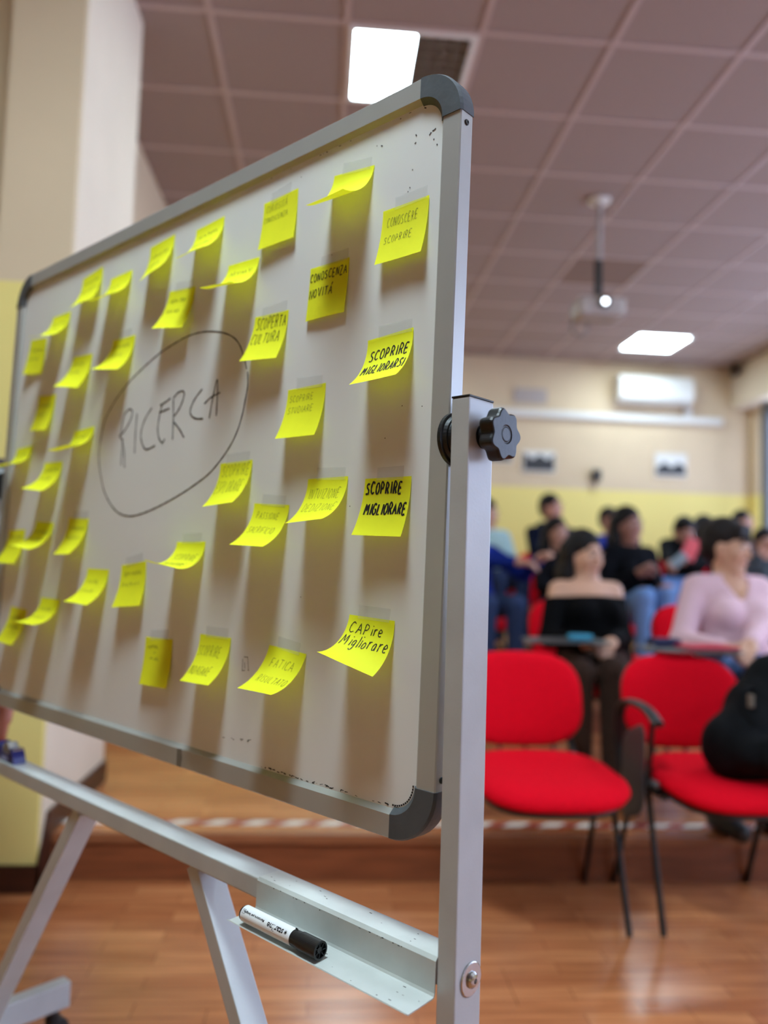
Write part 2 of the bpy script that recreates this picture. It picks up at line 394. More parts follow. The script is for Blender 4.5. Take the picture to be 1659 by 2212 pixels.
ell2 = [(535, 803), (535.5, 833.7), (530, 864), (523, 898), (510, 938), (489.5, 975.5), (455.7, 1019), (422, 1046), (381, 1073), (337.6, 1096.5), (304, 1110), (280, 1115), (256.5, 1108), (239.7, 1090), (226, 1063), (219.4, 1036), (214.4, 1002), (214.4, 975), (219, 945), (228, 905), (250, 864)]
strokes = [c2([(775, 300), (785, 215), (800, 160), (830, 130), (848, 145), (840, 190), (815, 240), (785, 285), (765, 300), (780, 322)]),
           c2([(786, 318), (781, 400), (775, 490)]), c2([(780, 320), (795, 400), (798, 505)]), c2([(878, 158), (868, 280), (862, 412)]),
           c2([(972, 122), (930, 190), (905, 270), (905, 330), (925, 380), (950, 385), (993, 362)]),
           c2([(1093, 60), (1060, 85), (1025, 105)]), c2([(1040, 95), (1020, 180), (1010, 260), (1020, 320), (1040, 345), (1055, 320)]), c2([(1020, 152), (1050, 140), (1085, 125)]),
           c2([(1110, 65), (1110, 200), (1105, 325)]), c2([(1110, 60), (1140, 25), (1170, 15), (1180, 35), (1165, 90), (1140, 140), (1115, 175)]), c2([(1115, 215), (1150, 260), (1178, 312)]),
           c1([(1295, 890), (1250, 950), (1222, 1010), (1220, 1050), (1250, 1078), (1300, 1080)]),
           c1([(1340, 1078), (1360, 960), (1390, 830), (1393, 900), (1385, 1062)]), c1([(1308, 985), (1350, 945), (1410, 912)])]
FB = lambda a, b: T(a, b, SURF+.0003)
for ids in ((0, 1, 2), (3,), (4,), (5, 6, 7), (8, 9, 10), (11,), (12, 13)):      # R I C E R C A
    ink = B()
    for k in ids: ribbon(ink, sm2(strokes[k]), .0026, FB)
    obj('handwritten_letter', ink, m_inkg, surf)
ink = B()
for e in (ell, ell2): ribbon(ink, sm2([px2board(*q) for q in e]), .0022, FB)
obj('drawn_oval', ink, m_inkg, surf)['label'] = 'hand-drawn oval around the word RICERCA'
ink = B()
# residue of old writing, small specks
c7 = lambda x, y: px2board(280+x*.3737, 1300+y*.3737)
for q in ([(655, 330), (652, 395)], [(662, 318), (685, 320)], [(684, 322), (688, 390)], [(650, 398), (668, 396)], [(665, 350), (667, 385)], [(683, 394), (692, 396)],
          [(537, 783), (552, 786)], [(588, 786), (594, 790)], [(597, 794), (606, 797)], [(640, 793), (658, 795)], [(644, 799), (651, 800)], [(682, 800), (703, 797)], [(680, 806), (690, 805)]):
    ribbon(ink, [c7(*a) for a in q], .0008, FB)
k8 = lambda x, y: px2board(780+x*.20494, 100+y*.20494)
for q in ([(578, 930), (588, 948)], [(770, 885), (790, 864)], [(752, 893), (770, 885)], [(762, 985), (774, 975)], [(799, 1030), (806, 1042)], [(566, 1028), (582, 1012)], [(720, 940), (742, 905)],
          [(541, 1298), (547, 1304)], [(512, 1494), (520, 1486)], [(493, 1538), (500, 1530)], [(414, 770), (424, 760)], [(668, 648), (690, 652)], [(166, 1050), (172, 1052)], [(212, 1048), (228, 1052)]):
    ribbon(ink, [k8(*a) for a in q], .0014, FB)
for q in ((651, 383), (717, 551), (650, 1290), (869, 877), (832, 947), (756, 1094), (912, 878)):
    a, b = px2board(*q); ribbon(ink, [(a-.0006, b), (a+.0006, b+.0004)], .0012, FB)
obj('ink_residue', ink, m_inkg, surf)['kind'] = 'stuff'
# dirt line where surface meets the frame at the near bottom and top corners
grime = B()
for k in range(46):
    a = R0.uniform(.30, .575); ribbon(grime, [(a, -.4165+R0.uniform(-.0008, .002)), (a+R0.uniform(.0008, .006), -.4165+R0.uniform(-.0008, .0018))], R0.uniform(.0005, .0016), FB)
for k in range(9):
    a = R0.uniform(.2, .56); ribbon(grime, [(a, .4163), (a+R0.uniform(.001, .004), .4163)], R0.uniform(.0006, .0014), FB)
for k in range(14):
    ang = PI/2*k/13; cx, cy = HW-CR_, -HH+CR_
    ribbon(grime, [(cx+.0275*math.cos(-ang), cy+.0275*math.sin(-ang)), (cx+.0275*math.cos(-ang-.09), cy+.0275*math.sin(-ang-.09))], .0018, FB)
obj('grime', grime, m_ink, surf)['kind'] = 'stuff'
# dark smear of tape on the bottom rail, rail screws
bm = B(); a0, v0 = px2board(395, 1635)
ribbon(bm, [(a0-.001, -.424), (a0+.0005, -.436), (a0-.0005, -.4495)], .012, lambda a, b: T(a, b, .0004)); obj('old_tape', bm, mat('old_tape', (112, 108, 100), .4), WB)
for v in (.375, -.375):
    for sx in (-1, 1):
        bm = B(); p = T(sx*HW, v, -.0105); d = Vector((sx, 0, 0)); lathe(bm, p-d*.001, d, [(0, .0036), (.002, .0036), (.003, .0026), (.0032, .0012), (.001, .0008)], 14); obj('rail_screw', bm, mat('screw_dark', (60, 62, 64), .35, metal=.7), WB)
# stand
def tubebox(a0, a1, n0, n1, z0, z1, bev=.002):
    return bx((a0, -n1, BZ+z0), (a1, -n0, BZ+z1), bev)
for sx in (-1, 1):
    a0, a1 = (.617, .641) if sx > 0 else (-.641, -.617)
    obj('post', tubebox(a0, a1, -.027, .018, -1.10, .0405), m_paint, WB)
    obj('post_cap', tubebox(a0-.0003, a1+.0003, -.0273, .0183, .0405, .0428, .0008), m_black, WB)
    # pivot washers between board and post
    bm = B(); lathe(bm, S(sx*.6005, -.0085, 0), (sx, 0, 0), [(0, .030), (.0045, .030), (.005, .029), (.0055, .027), (.010, .026), (.0105, .024), (.016, .023)], 40)
    obj('pivot_washer', bm, m_black, WB)
    # lobed knob
    bm = B(); c = S(sx*.641, -.0085, 0); d = Vector((sx, 0, 0)); x, y = Vector((0, 1, 0)), Vector((0, 0, 1))
    lathe(bm, c, d, [(0, .0115), (.014, .0105)], 24); lathe(bm, c, d, [(0, .0135), (.0012, .0135)], 24)
    rings = []
    def lobe(al, sc_, dep):
        out = []
        for k in range(84):
            a = 2*PI*k/84+.25; r = (.0265+.0027*math.cos(7*a))*sc_
            out.append(bm.verts.new(c+d*al+x*(r*math.cos(a))+y*(r*math.sin(a))))
        return out
    for al, s2 in ((.012, .86), (.0135, .97), (.016, 1.0), (.027, 1.0), (.0295, .97), (.0305, .92)): rings.append(lobe(al, s2, 0))
    for al, r in ((.0307, .0105), (.0297, .0092), (.0297, .0085), (.0303, .007)):
        rings.append([bm.verts.new(c+d*al+x*(r*math.cos(2*PI*k/84+.25))+y*(r*math.sin(2*PI*k/84+.25))) for k in range(84)])
    loft(bm, rings); obj('knob', bm, m_black, WB)
    # bolt of the crossbar
    bm = B(); c = S(sx*.641, -.008, -.571); lathe(bm, c, d, [(0, .0175), (.0012, .0175), (.002, .0165), (.0021, .0085)], 40); obj('bolt_washer', bm, m_chrome, WB)
    bm = B(); lathe(bm, c+d*.0018, d, [(0, .0085), (.002, .0083), (.0042, .0062), (.005, .0038), (.0051, .0026), (.003, .0024)], 24); obj('bolt', bm, m_chrome, WB)
    # foot bar, castors
    f0, f1 = (.612, .646) if sx > 0 else (-.646, -.612)
    obj('foot', tubebox(f0, f1, -.225, .225, -1.155, -1.10, .003), m_paint, WB)
    for sn in (-1, 1):
        cn = obj('castor', lathe(B(), S(sx*.629, sn*.195, -1.156), (0, 0, -1), [(0, .012), (.012, .012), (.016, .017), (.024, .017)], 16), m_black, WB)
        bm = B(); lathe(bm, S(sx*.629-.011, sn*.195-.008, -1.156-.047), (1, 0, 0), [(0, .02), (.002, .0275), (.02, .0275), (.022, .02)], 22); obj('wheel', bm, m_black, cn)
obj('crossbar', tubebox(-.617, .617, -.024, .0165, -.578, -.552), m_paint, WB)
obj('lower_bar', tubebox(-.612, .612, -.03, .03, -1.137, -1.106), m_paint, WB)
def brace(x0, z0, x1, z1):
    a = Vector((x0, 0, BZ+z0)); b = Vector((x1, 0, BZ+z1)); d = (b-a).normalized(); s = Vector((d.z, 0, -d.x)); L = (b-a).length
    m4 = Matrix((( s.x, 0, d.x, a.x), (s.y, 1, d.y, a.y), (s.z, 0, d.z, a.z), (0, 0, 0, 1)))
    return box(B(), (-.0125, -.012, 0), (.0125, .028, L), .0015, m4)
obj('brace', brace(-.175, -.579, -.555, -1.106), m_paint, WB)
obj('brace', brace(.165, -.579, .515, -1.106), m_paint, WB)
bm = B(); lathe(bm, S(-.49, .0, -1.106), (0, 0, 1), [(0, .009), (.002, .009), (.005, .006)], 14); obj('brace_screw', bm, m_chrome, WB)
# tray of bent sheet
def sheet(path, th, a0, a1):
    bm = B(); rings = []
    n = len(path); nor = []
    for i in range(n):
        p, q = path[max(i-1, 0)], path[min(i+1, n-1)]; d = (q[0]-p[0], q[1]-p[1]); l = math.hypot(*d); nor.append((-d[1]/l, d[0]/l))
    prof = path+[(p[0]+m[0]*th, p[1]+m[1]*th) for p, m in reversed(list(zip(path, nor)))]
    for a in (a0, a1): rings.append([bm.verts.new(S(a, n_, z)) for n_, z in prof])
    loft(bm, rings); return bm
tray = obj('tray', sheet([(-.0155, -.5505), (.016, -.5505), (.0185, -.553), (.019, -.585), (.0205, -.5888), (.024, -.5898), (.062, -.5912), (.0655, -.5890)], .0012, .322, .6165), mat('tray_paint', (196, 200, 196), .34, var=.05, scale=30, spec=.6), WB)
chips = B()
for k in range(60):
    a = .33+.28*R0.random()**.8; z = R0.choice((0, 1, 1, 2)); 
    if z == 0: F2 = lambda p, q: S(p, q, -.5490+.0); n0 = R0.uniform(-.012, .012)
    elif z == 1: F2 = lambda p, q: S(p, .0198+.0004, q); n0 = R0.choice((-.5535, -.586))+R0.uniform(-.0006, .0006)
    else: F2 = lambda p, q: S(p, q, -.5894+.0008-(q-.024)*.035); n0 = R0.uniform(.026, .058)
    l = R0.uniform(.0006, .004); ribbon(chips, [(a, n0), (a+l, n0+R0.uniform(-.0003, .0003))], R0.uniform(.0005, .0013), F2)
obj('paint_chips', chips, mat('bare_steel', (50, 44, 40), .6), tray)['kind'] = 'stuff'
WBM = WB.matrix_basis.copy()
# ------------------------------------------------------------------ board marker
mk = thing('marker', 'white board marker with black cap lying on the tray', 'marker', (0, 0, 0), -BA)
pL, pR = S(.3415, .0535, -.5778), S(.478, .0525, -.5778); dM = (pR-pL).normalized(); LM = (pR-pL).length
mk.location = WBM @ pL
Rm = .0098
def mloc(al, ang, r):   # along, angle from the top towards the front, radius
    return dM*al + Vector((0, -math.sin(ang), 0))*r + Vector((0, 0, math.cos(ang)))*r
obj('barrel', lathe(B(), dM*.002, dM, [(0, .0085), (.0012, Rm), (.088, Rm), (.0935, .0085)], 36), mat('marker_white', (236, 238, 240), .28, var=.01), mk, smooth=False)
obj('end_plug', lathe(B(), (0, 0, 0), dM, [(0, .0088), (.0022, .0094), (.0028, .0094)], 30), m_black, mk)
bm = lathe(B(), dM*.0925, dM, [(0, .0092), (.012, .0094), (.0125, .0103), (.044, .0104), (.0442, .0085), (.041, .008), (.041, .004), (.0425, .0035)], 36)
for k in range(7):
    a = 2*PI*k/7; x, y = frame_of(dM); e = x*math.cos(a)+y*math.sin(a); f = dM.cross(e)
    c = dM*(.0925+.0417); p = [c+e*.0035+f*.0004, c+e*.0035-f*.0004, c+e*.0085-f*.0004, c+e*.0085+f*.0004]
    v = [bm.verts.new(q) for q in p]+[bm.verts.new(q+dM*.002) for q in p]
    for fc in ((0, 1, 2, 3), (7, 6, 5, 4), (0, 4, 5, 1), (1, 5, 6, 2), (2, 6, 7, 3), (3, 7, 4, 0)): bm.faces.new([v[i] for i in fc])
cap = obj('cap', bm, m_black, mk)
obj('hang_loop', tube(B(), smooth_line([mloc(.0935, -.15, .0092), mloc(.0935, -.1, .0106), mloc(.0962, -.1, .0106), mloc(.0962, -.15, .0092)]), .0006, 8), m_black, cap)
def text_on_marker(body, size, al0, ang0, name, bold=0):
    cu = bpy.data.curves.new('t', 'FONT'); cu.body = body; cu.size = size; cu.resolution_u = 2; cu.offset = bold
    to = bpy.data.objects.new('t', cu); C.objects.link(to); dg = bpy.context.evaluated_depsgraph_get(); dg.update()
    me = bpy.data.meshes.new_from_object(to.evaluated_get(dg)); bpy.data.objects.remove(to)
    for v in me.vertices:
        x, y = v.co.x, v.co.y; v.co = mloc(al0-x, ang0+y/Rm, Rm+.00015)
    return link(name, me, m_ink, mk)
text_on_marker('starline', .0098, .0815, .72, 'brand_print', .0002)
text_on_marker('Marcatore per lavagna', .0042, .0465, .74, 'small_print', .0001)
bm = B()
for k in range(4):
    a = PI*k/4; h = .0024
    q = [(.0855+h*math.cos(a), .93+h/Rm*math.sin(a)), (.0855-h*math.cos(a), .93-h/Rm*math.sin(a))]
    ribbon(bm, [(q[0][0], q[0][1]*Rm), (q[1][0], q[1][1]*Rm)], .0007, lambda p, r: mloc(p, r/Rm, Rm+.00015))
obj('asterisk_print', bm, m_ink, mk); bm = B()
for q in ([(.0055, .6), (.0105, .6), (.0105, 1.1), (.0055, 1.1), (.0055, .6)], [(.007, .75), (.009, .95)], [(.0065, .72), (.0095, .74)]):
    ribbon(bm, [(a, b*Rm) for a, b in q], .0004, lambda p, r: mloc(p, r/Rm, Rm+.00015))
obj('pictogram_print', bm, m_ink, mk)
# ------------------------------------------------------------------ tape dispenser on the crossbar
td = thing('tape_dispenser', 'dark blue tape dispenser with a grey roll standing on the crossbar', 'tape dispenser', WBM @ S(-.485, -.002, -.552), -BA)
prof = [(-.047, 0), (.047, 0), (.043, .012), (.034, .026), (.026, .028), (.020, .014), (-.016, .014), (-.022, .03), (-.036, .032), (-.047, .012)]
bm = B(); loft(bm, [[bm.verts.new((x, y, z+.0003)) for x, z in prof] for y in (-.012, .012)])
obj('body', bm, mat('dark_blue_plastic', (16, 22, 96), .3, var=.05), td)
bm = B(); lathe(bm, (.002, -.0095, .0195), (0, 1, 0), [(0, .011), (0, .0165), (.019, .0165), (.019, .011), (0, .011)], 32); obj('tape_roll', bm, mat('tape_roll', (150, 148, 142), .35, var=.08), td)
obj('cutter', bx((.033, -.011, .0255), (.039, .011, .0275)), m_chrome, td)
obj('size_label', bx((-.012, -.0126, .004), (.018, -.0121, .010)), mat('dispenser_label', (150, 156, 200), .4), td)
# ================================================================== STICKY NOTES
UP = {
'A': [[(0, 0), (.45, 1), (.9, 0)], [(.18, .38), (.75, .38)]], 'C': [[(.8, .85), (.55, 1), (.25, .9), (.05, .55), (.1, .2), (.4, 0), (.8, .12)]],
'D': [[(.1, 0), (.1, 1), (.5, .95), (.8, .6), (.75, .25), (.45, 0), (.1, 0)]], 'E': [[(.75, 1), (.12, 1), (.08, 0), (.75, .03)], [(.1, .52), (.62, .52)]],
'F': [[(.8, 1), (.1, 1), (.1, 0)], [(.1, .5), (.6, .5)]], 'G': [[(.8, .85), (.55, 1), (.25, .9), (.05, .55), (.1, .2), (.4, 0), (.78, .12), (.8, .45), (.5, .45)]],
'I': [[(.2, 0), (.22, 1)]], 'L': [[(.12, 1), (.1, 0), (.7, .03)]], 'M': [[(0, 0), (.15, 1), (.5, .35), (.85, 1), (1, 0)]], 'N': [[(.05, 0), (.1, 1), (.72, 0), (.8, 1)]],
'O': [[(.45, 1), (.15, .85), (.03, .5), (.15, .12), (.42, 0), (.72, .15), (.82, .5), (.7, .88), (.45, 1)]], 'P': [[(.1, 0), (.1, 1), (.55, .97), (.7, .75), (.5, .5), (.1, .46)]],
'R': [[(.1, 0), (.1, 1), (.55, .97), (.7, .75), (.5, .52), (.1, .48)], [(.35, .48), (.8, 0)]], 'S': [[(.75, .9), (.4, 1), (.1, .78), (.35, .55), (.65, .4), (.7, .15), (.4, 0), (.05, .1)]],
'T': [[(0, 1), (.85, 1)], [(.42, 1), (.42, 0)]], 'U': [[(.05, 1), (.08, .25), (.35, 0), (.65, .15), (.75, .4), (.75, 1)]], 'V': [[(0, 1), (.4, 0), (.8, 1)]],
'Z': [[(.05, 1), (.75, 1), (.05, 0), (.8, 0)]], '@': [[(0, 0), (.45, 1), (.9, 0)], [(.18, .38), (.75, .38)], [(.5, 1.12), (.72, 1.42)]],
'i': [[(.12, 0), (.12, .6)], [(.12, .84), (.16, .9)]], 'r': [[(.1, 0), (.1, .62)], [(.1, .4), (.3, .6), (.5, .6)]], 'e': [[(.05, .3), (.5, .36), (.45, .55), (.25, .62), (.05, .4), (.1, .1), (.3, 0), (.5, .08)]],
'g': [[(.5, .55), (.25, .6), (.05, .35), (.2, .1), (.45, .2), (.5, .55), (.5, -.2), (.3, -.38), (.05, -.25)]], 'l': [[(.12, 0), (.12, 1)]], 'o': [[(.3, .6), (.08, .45), (.06, .15), (.28, 0), (.5, .15), (.5, .45), (.3, .6)]],
'a': [[(.5, .55), (.25, .6), (.05, .3), (.2, 0), (.45, .15), (.5, .55), (.54, 0)]]}
ADV = {'I': .52, 'i': .32, 'l': .32, 'M': 1.18, 'r': .62, 'e': .66, 'a': .7, 'o': .66, 'g': .66}
def letters(txt, s0, s1, t0, t1, rng):
    """polylines in note coordinates (metres along, metres down)."""
    tot = sum(ADV.get(c, .98) for c in txt); k = (s1-s0)/tot; h = t1-t0; x = s0; out = []
    for c in txt:
        js, jr, jy = rng.uniform(.92, 1.06), rng.uniform(-.06, .06), rng.uniform(-.05, .05)
        for pl_ in UP[c]:
            out.append([(x+(a*js*.80+b*.10+jr*b)*k, t1-(b*js+jy)*h) for a, b in pl_])
        x += ADV.get(c, .98)*k
    return out
def scribble(s0, s1, t0, t1, rng):
    n = int((s1-s0)/.045); out = []; cur = []
    for i in range(n+1):
        cur.append((s0+(s1-s0)*i/n, (t0 if i % 2 else t1)+rng.uniform(-.02, .02)))
        if rng.random() < .3 and len(cur) > 2: out.append(cur); cur = []
    if len(cur) > 1: out.append(cur)
    return out
NOTES = [
('a1',.4212,.3723,-.1172,0,1.42,.0905,.075,.0757),('curiosita',.2732,.3816,.0187,0,.1845,-.0294,.0752,.0742),('conoscere',.5152,.2999,-.0074,0,.3015,-.0071,.0746,.074),
('a4',.1006,.3887,.0472,0,1.083,-.0311,.0748,.0749),('a5',-.037,.3951,.0691,0,.6884,.0761,.0751,.074),('a6',-.2768,.3944,.1061,0,.6702,-.0747,.0755,.0736),
('a7',-.1668,.3661,.0154,0,1.279,-.0319,.0748,.0727),('a8',-.394,.3359,-.0163,0,1.337,-.1106,.0758,.0748),('a9',-.4897,.3025,-.0867,0,.1548,-.0708,.0756,.0748),
('a10',.0333,.2964,-.0896,0,.5782,-.0929,.0757,.0739),('a11',.1943,.3039,-.0502,0,1.501,-.0486,.0751,.0756),('novita',.3837,.2559,-.0175,0,.0971,.0115,.075,.0743),
('cultura',.2671,.2097,-.0421,0,.5157,-.065,.0751,.0742),('migliorarsi',.4989,.1391,.0509,0,.9333,-.0229,.0748,.0747),('a15',-.1419,.2454,-.0361,0,.9289,-.1198,.0758,.0749),
('a16',-.2924,.2371,-.0627,0,.7969,-.1253,.0758,.0748),('a17',-.4294,.1768,-.0642,0,.34,.0184,.0759,.0751),('a18',-.2643,.0929,.0453,0,1.74,.0015,.0764,.0753),
('a19',-.5153,.0779,.0395,0,1.721,-.0133,.0761,.0751),('a20',-.3798,.0377,-.0115,0,1.22,-.1115,.0762,.0759),('esplorare',.2057,.0007,.0158,0,.8658,.051,.076,.0749),
('studiare',.3503,.0932,.0052,0,.4821,-.0325,.0754,.074),('intuizione',.4006,-.0328,.0001,0,1.152,.0744,.0747,.0749),('migliorare',.5057,-.038,-.0069,0,.4599,-.0539,.0748,.0738),
('passione',.2908,-.0638,-.0584,0,1.141,.0324,.0757,.0749),('imparare',.1039,-.1161,.0127,0,1.965,-.1537,.0755,.0759),('capire',.4898,-.206,-.0372,0,1.318,-.306,.0745,.0735),
('fatica',.3404,-.2573,-.0668,.2069,1.332,.0864,.0747,.0759),('indagare',.1808,-.2528,.0017,0,.9222,.0441,.0751,.0756),('a30',.0339,-.2681,.0277,0,.2066,-.0074,.0766,.0747),
('a31',-.0576,-.1523,.1169,0,.4079,-.0668,.0773,.074),('a32',-.1741,-.1652,0,0,1.14,-.0509,.0753,.0754),('a33',-.2592,-.0739,-.0268,0,.7813,.078,.076,.0754),
('a34',-.3944,-.0796,-.0535,0,1.462,-.0689,.0757,.0759),('a35',-.5203,-.0935,.0221,0,.6033,-.0925,.0762,.0737),('a36',-.3454,-.2252,-.0021,0,1.648,-.0156,.0767,.076),
('a37',-.4826,-.2513,-.0317,0,.6787,-.0085,.0761,.0747)]
WORDS = {   # (text, s0, s1, t0, t1) lines, stroke width in mm, ink
'novita': ([('CONOSCENZA', .02, .98, .12, .27), ('NOVIT@', .03, .66, .42, .58)], 1.25, 0), 'cultura': ([('SCOPERTA', .1, .98, .06, .29), ('CULTURA', .05, .88, .38, .6)], 1.0, 0),
'migliorarsi': ([('SCOPRIRE', .1, .97, .24, .42), ('MIGLIORARSI', .06, .98, .54, .73)], 1.75, 0), 'migliorare': ([('SCOPRIRE', .05, .85, .07, .26), ('MIGLIORARE', .1, .99, .44, .62)], 2.3, 0),
'conoscere': ([('CONOSCERE', .12, .8, .17, .33), ('SCOPRIRE', .1, .72, .5, .63)], .55, 1), 'curiosita': ([('CURIOSIT@', .1, .72, .1, .24), ('CONOSCENZA', .05, .75, .34, .45)], .5, 1),
'studiare': ([('SCOPRIRE', .08, .72, .14, .26), ('STUDIARE', .08, .75, .36, .48)], .5, 1), 'esplorare': ([('SCOPRIRE', .1, .97, .06, .28), ('ESPLORARE', .04, .9, .4, .65)], .6, 1),
'intuizione': ([('INTUIZIONE', .1, .9, .2, .38), ('DEDIZIONE', .1, .95, .5, .66)], .5, 1), 'passione': ([('PASSIONE', .15, .8, .16, .29), ('SACRIFICIO', .1, .85, .46, .6)], .5, 1),
'imparare': ([('SCOPRIRE', .15, .9, .28, .44), ('IMPARARE', .1, .8, .54, .68)], .7, 1), 'capire': ([('CAPire', .08, .8, .11, .29), ('Migliorare', .04, .98, .32, .54)], 1.15, 0),
'fatica': ([('FATICA', .2, .85, .2, .36), ('RISULTATO', .15, .95, .55, .7)], .5, 1), 'indagare': ([('SCOPRIRE', .05, .8, .2, .4), ('INDAGARE', .05, .75, .62, .8)], .6, 1)}
LAB = {
'a1': 'yellow sticky note curled up nearly edge-on, highest on the board beside the right frame', 'curiosita': 'flat yellow sticky note with faint CURIOSITÁ CONOSCENZA near the top of the whiteboard',
'conoscere': 'yellow sticky note with thin CONOSCERE SCOPRIRE in the top right corner of the whiteboard', 'a4': 'lifted yellow sticky note third from the curled one along the top row',
'a5': 'yellow sticky note in the top row just left of the lifted one with faint lines', 'a6': 'yellow sticky note in the top row overlapped by its right neighbour near the far corner',
'a7': 'strongly lifted yellow sticky note overlapping another in the top row near the far corner', 'a8': 'lifted yellow sticky note closest to the far top corner cap of the whiteboard',
'a9': 'flat shaded yellow sticky note beside the far frame, under the one nearest the top corner', 'a10': 'yellow sticky note with two blurred lines above the hand-drawn oval',
'a11': 'yellow sticky note sticking far out above the top of the oval', 'novita': 'flat yellow sticky note with bold CONOSCENZA NOVITÁ in black marker',
'cultura': 'yellow sticky note with SCOPERTA CULTURA in black, touching the top right of the oval', 'migliorarsi': 'yellow sticky note with bold slanted SCOPRIRE MIGLIORARSI near the right frame',
'a15': 'lifted yellow sticky note just outside the upper left of the oval', 'a16': 'yellow sticky note left of and below the one by the upper left of the oval',
'a17': 'flat yellow sticky note near the far frame, level with the word RICERCA', 'a18': 'yellow sticky note seen nearly edge-on left of the first letter of RICERCA',
'a19': 'yellow sticky note sticking out past the far frame beside the far pivot', 'a20': 'broad lifted yellow sticky note left of the lower part of the oval',
'esplorare': 'yellow sticky note with thin SCOPRIRE ESPLORARE at the lower right of the oval', 'studiare': 'yellow sticky note with faint SCOPRIRE STUDIARE in the middle of the whiteboard',
'intuizione': 'lifted yellow sticky note with faint INTUIZIONE DEDIZIONE right of centre', 'migliorare': 'yellow sticky note with very bold SCOPRIRE MIGLIORARE next to the right frame',
'passione': 'curved yellow sticky note with faint PASSIONE SACRIFICIO below the centre', 'imparare': 'yellow sticky note bent almost level with two short lines below the oval',
'capire': 'fanned out yellow sticky note with CAPire Migliorare in the lower right of the whiteboard', 'fatica': 'lifted yellow sticky note with faint FATICA RISULTATO in the bottom row',
'indagare': 'yellow sticky note with thin SCOPRIRE INDAGARE in the bottom row', 'a30': 'flat dull yellow sticky note with tiny writing, leftmost of the bottom row of four',
'a31': 'large flat yellow sticky note with blurred writing, left of the one bent level', 'a32': 'curved yellow sticky note with a bright lower half in the lower left of the whiteboard',
'a33': 'slanted yellow sticky note alone just below left of the oval', 'a34': 'yellow sticky note with dark writing overlapping another by the far frame at mid height',
'a35': 'yellow sticky note at the picture edge overlapped by one with dark writing', 'a36': 'lifted yellow sticky note overlapping the lowest one at the far end of the whiteboard',
'a37': 'lowest yellow sticky note at the far end of the whiteboard, overlapped by its neighbour'}
m_note = mat('yellow_paper', (248, 250, 44), .7, var=.02, scale=40, trans=.2, spec=.25)
m_clear = clear('clear_tape', (205, 206, 200), .2, .25)
TAPE = {'a1', 'novita', 'cultura', 'migliorarsi', 'studiare', 'esplorare', 'intuizione', 'migliorare', 'passione', 'imparare', 'capire', 'fatica', 'indagare', 'a30', 'a10', 'a33', 'conoscere', 'curiosita', 'a31', 'a15'}
NR, NC = 16, 10
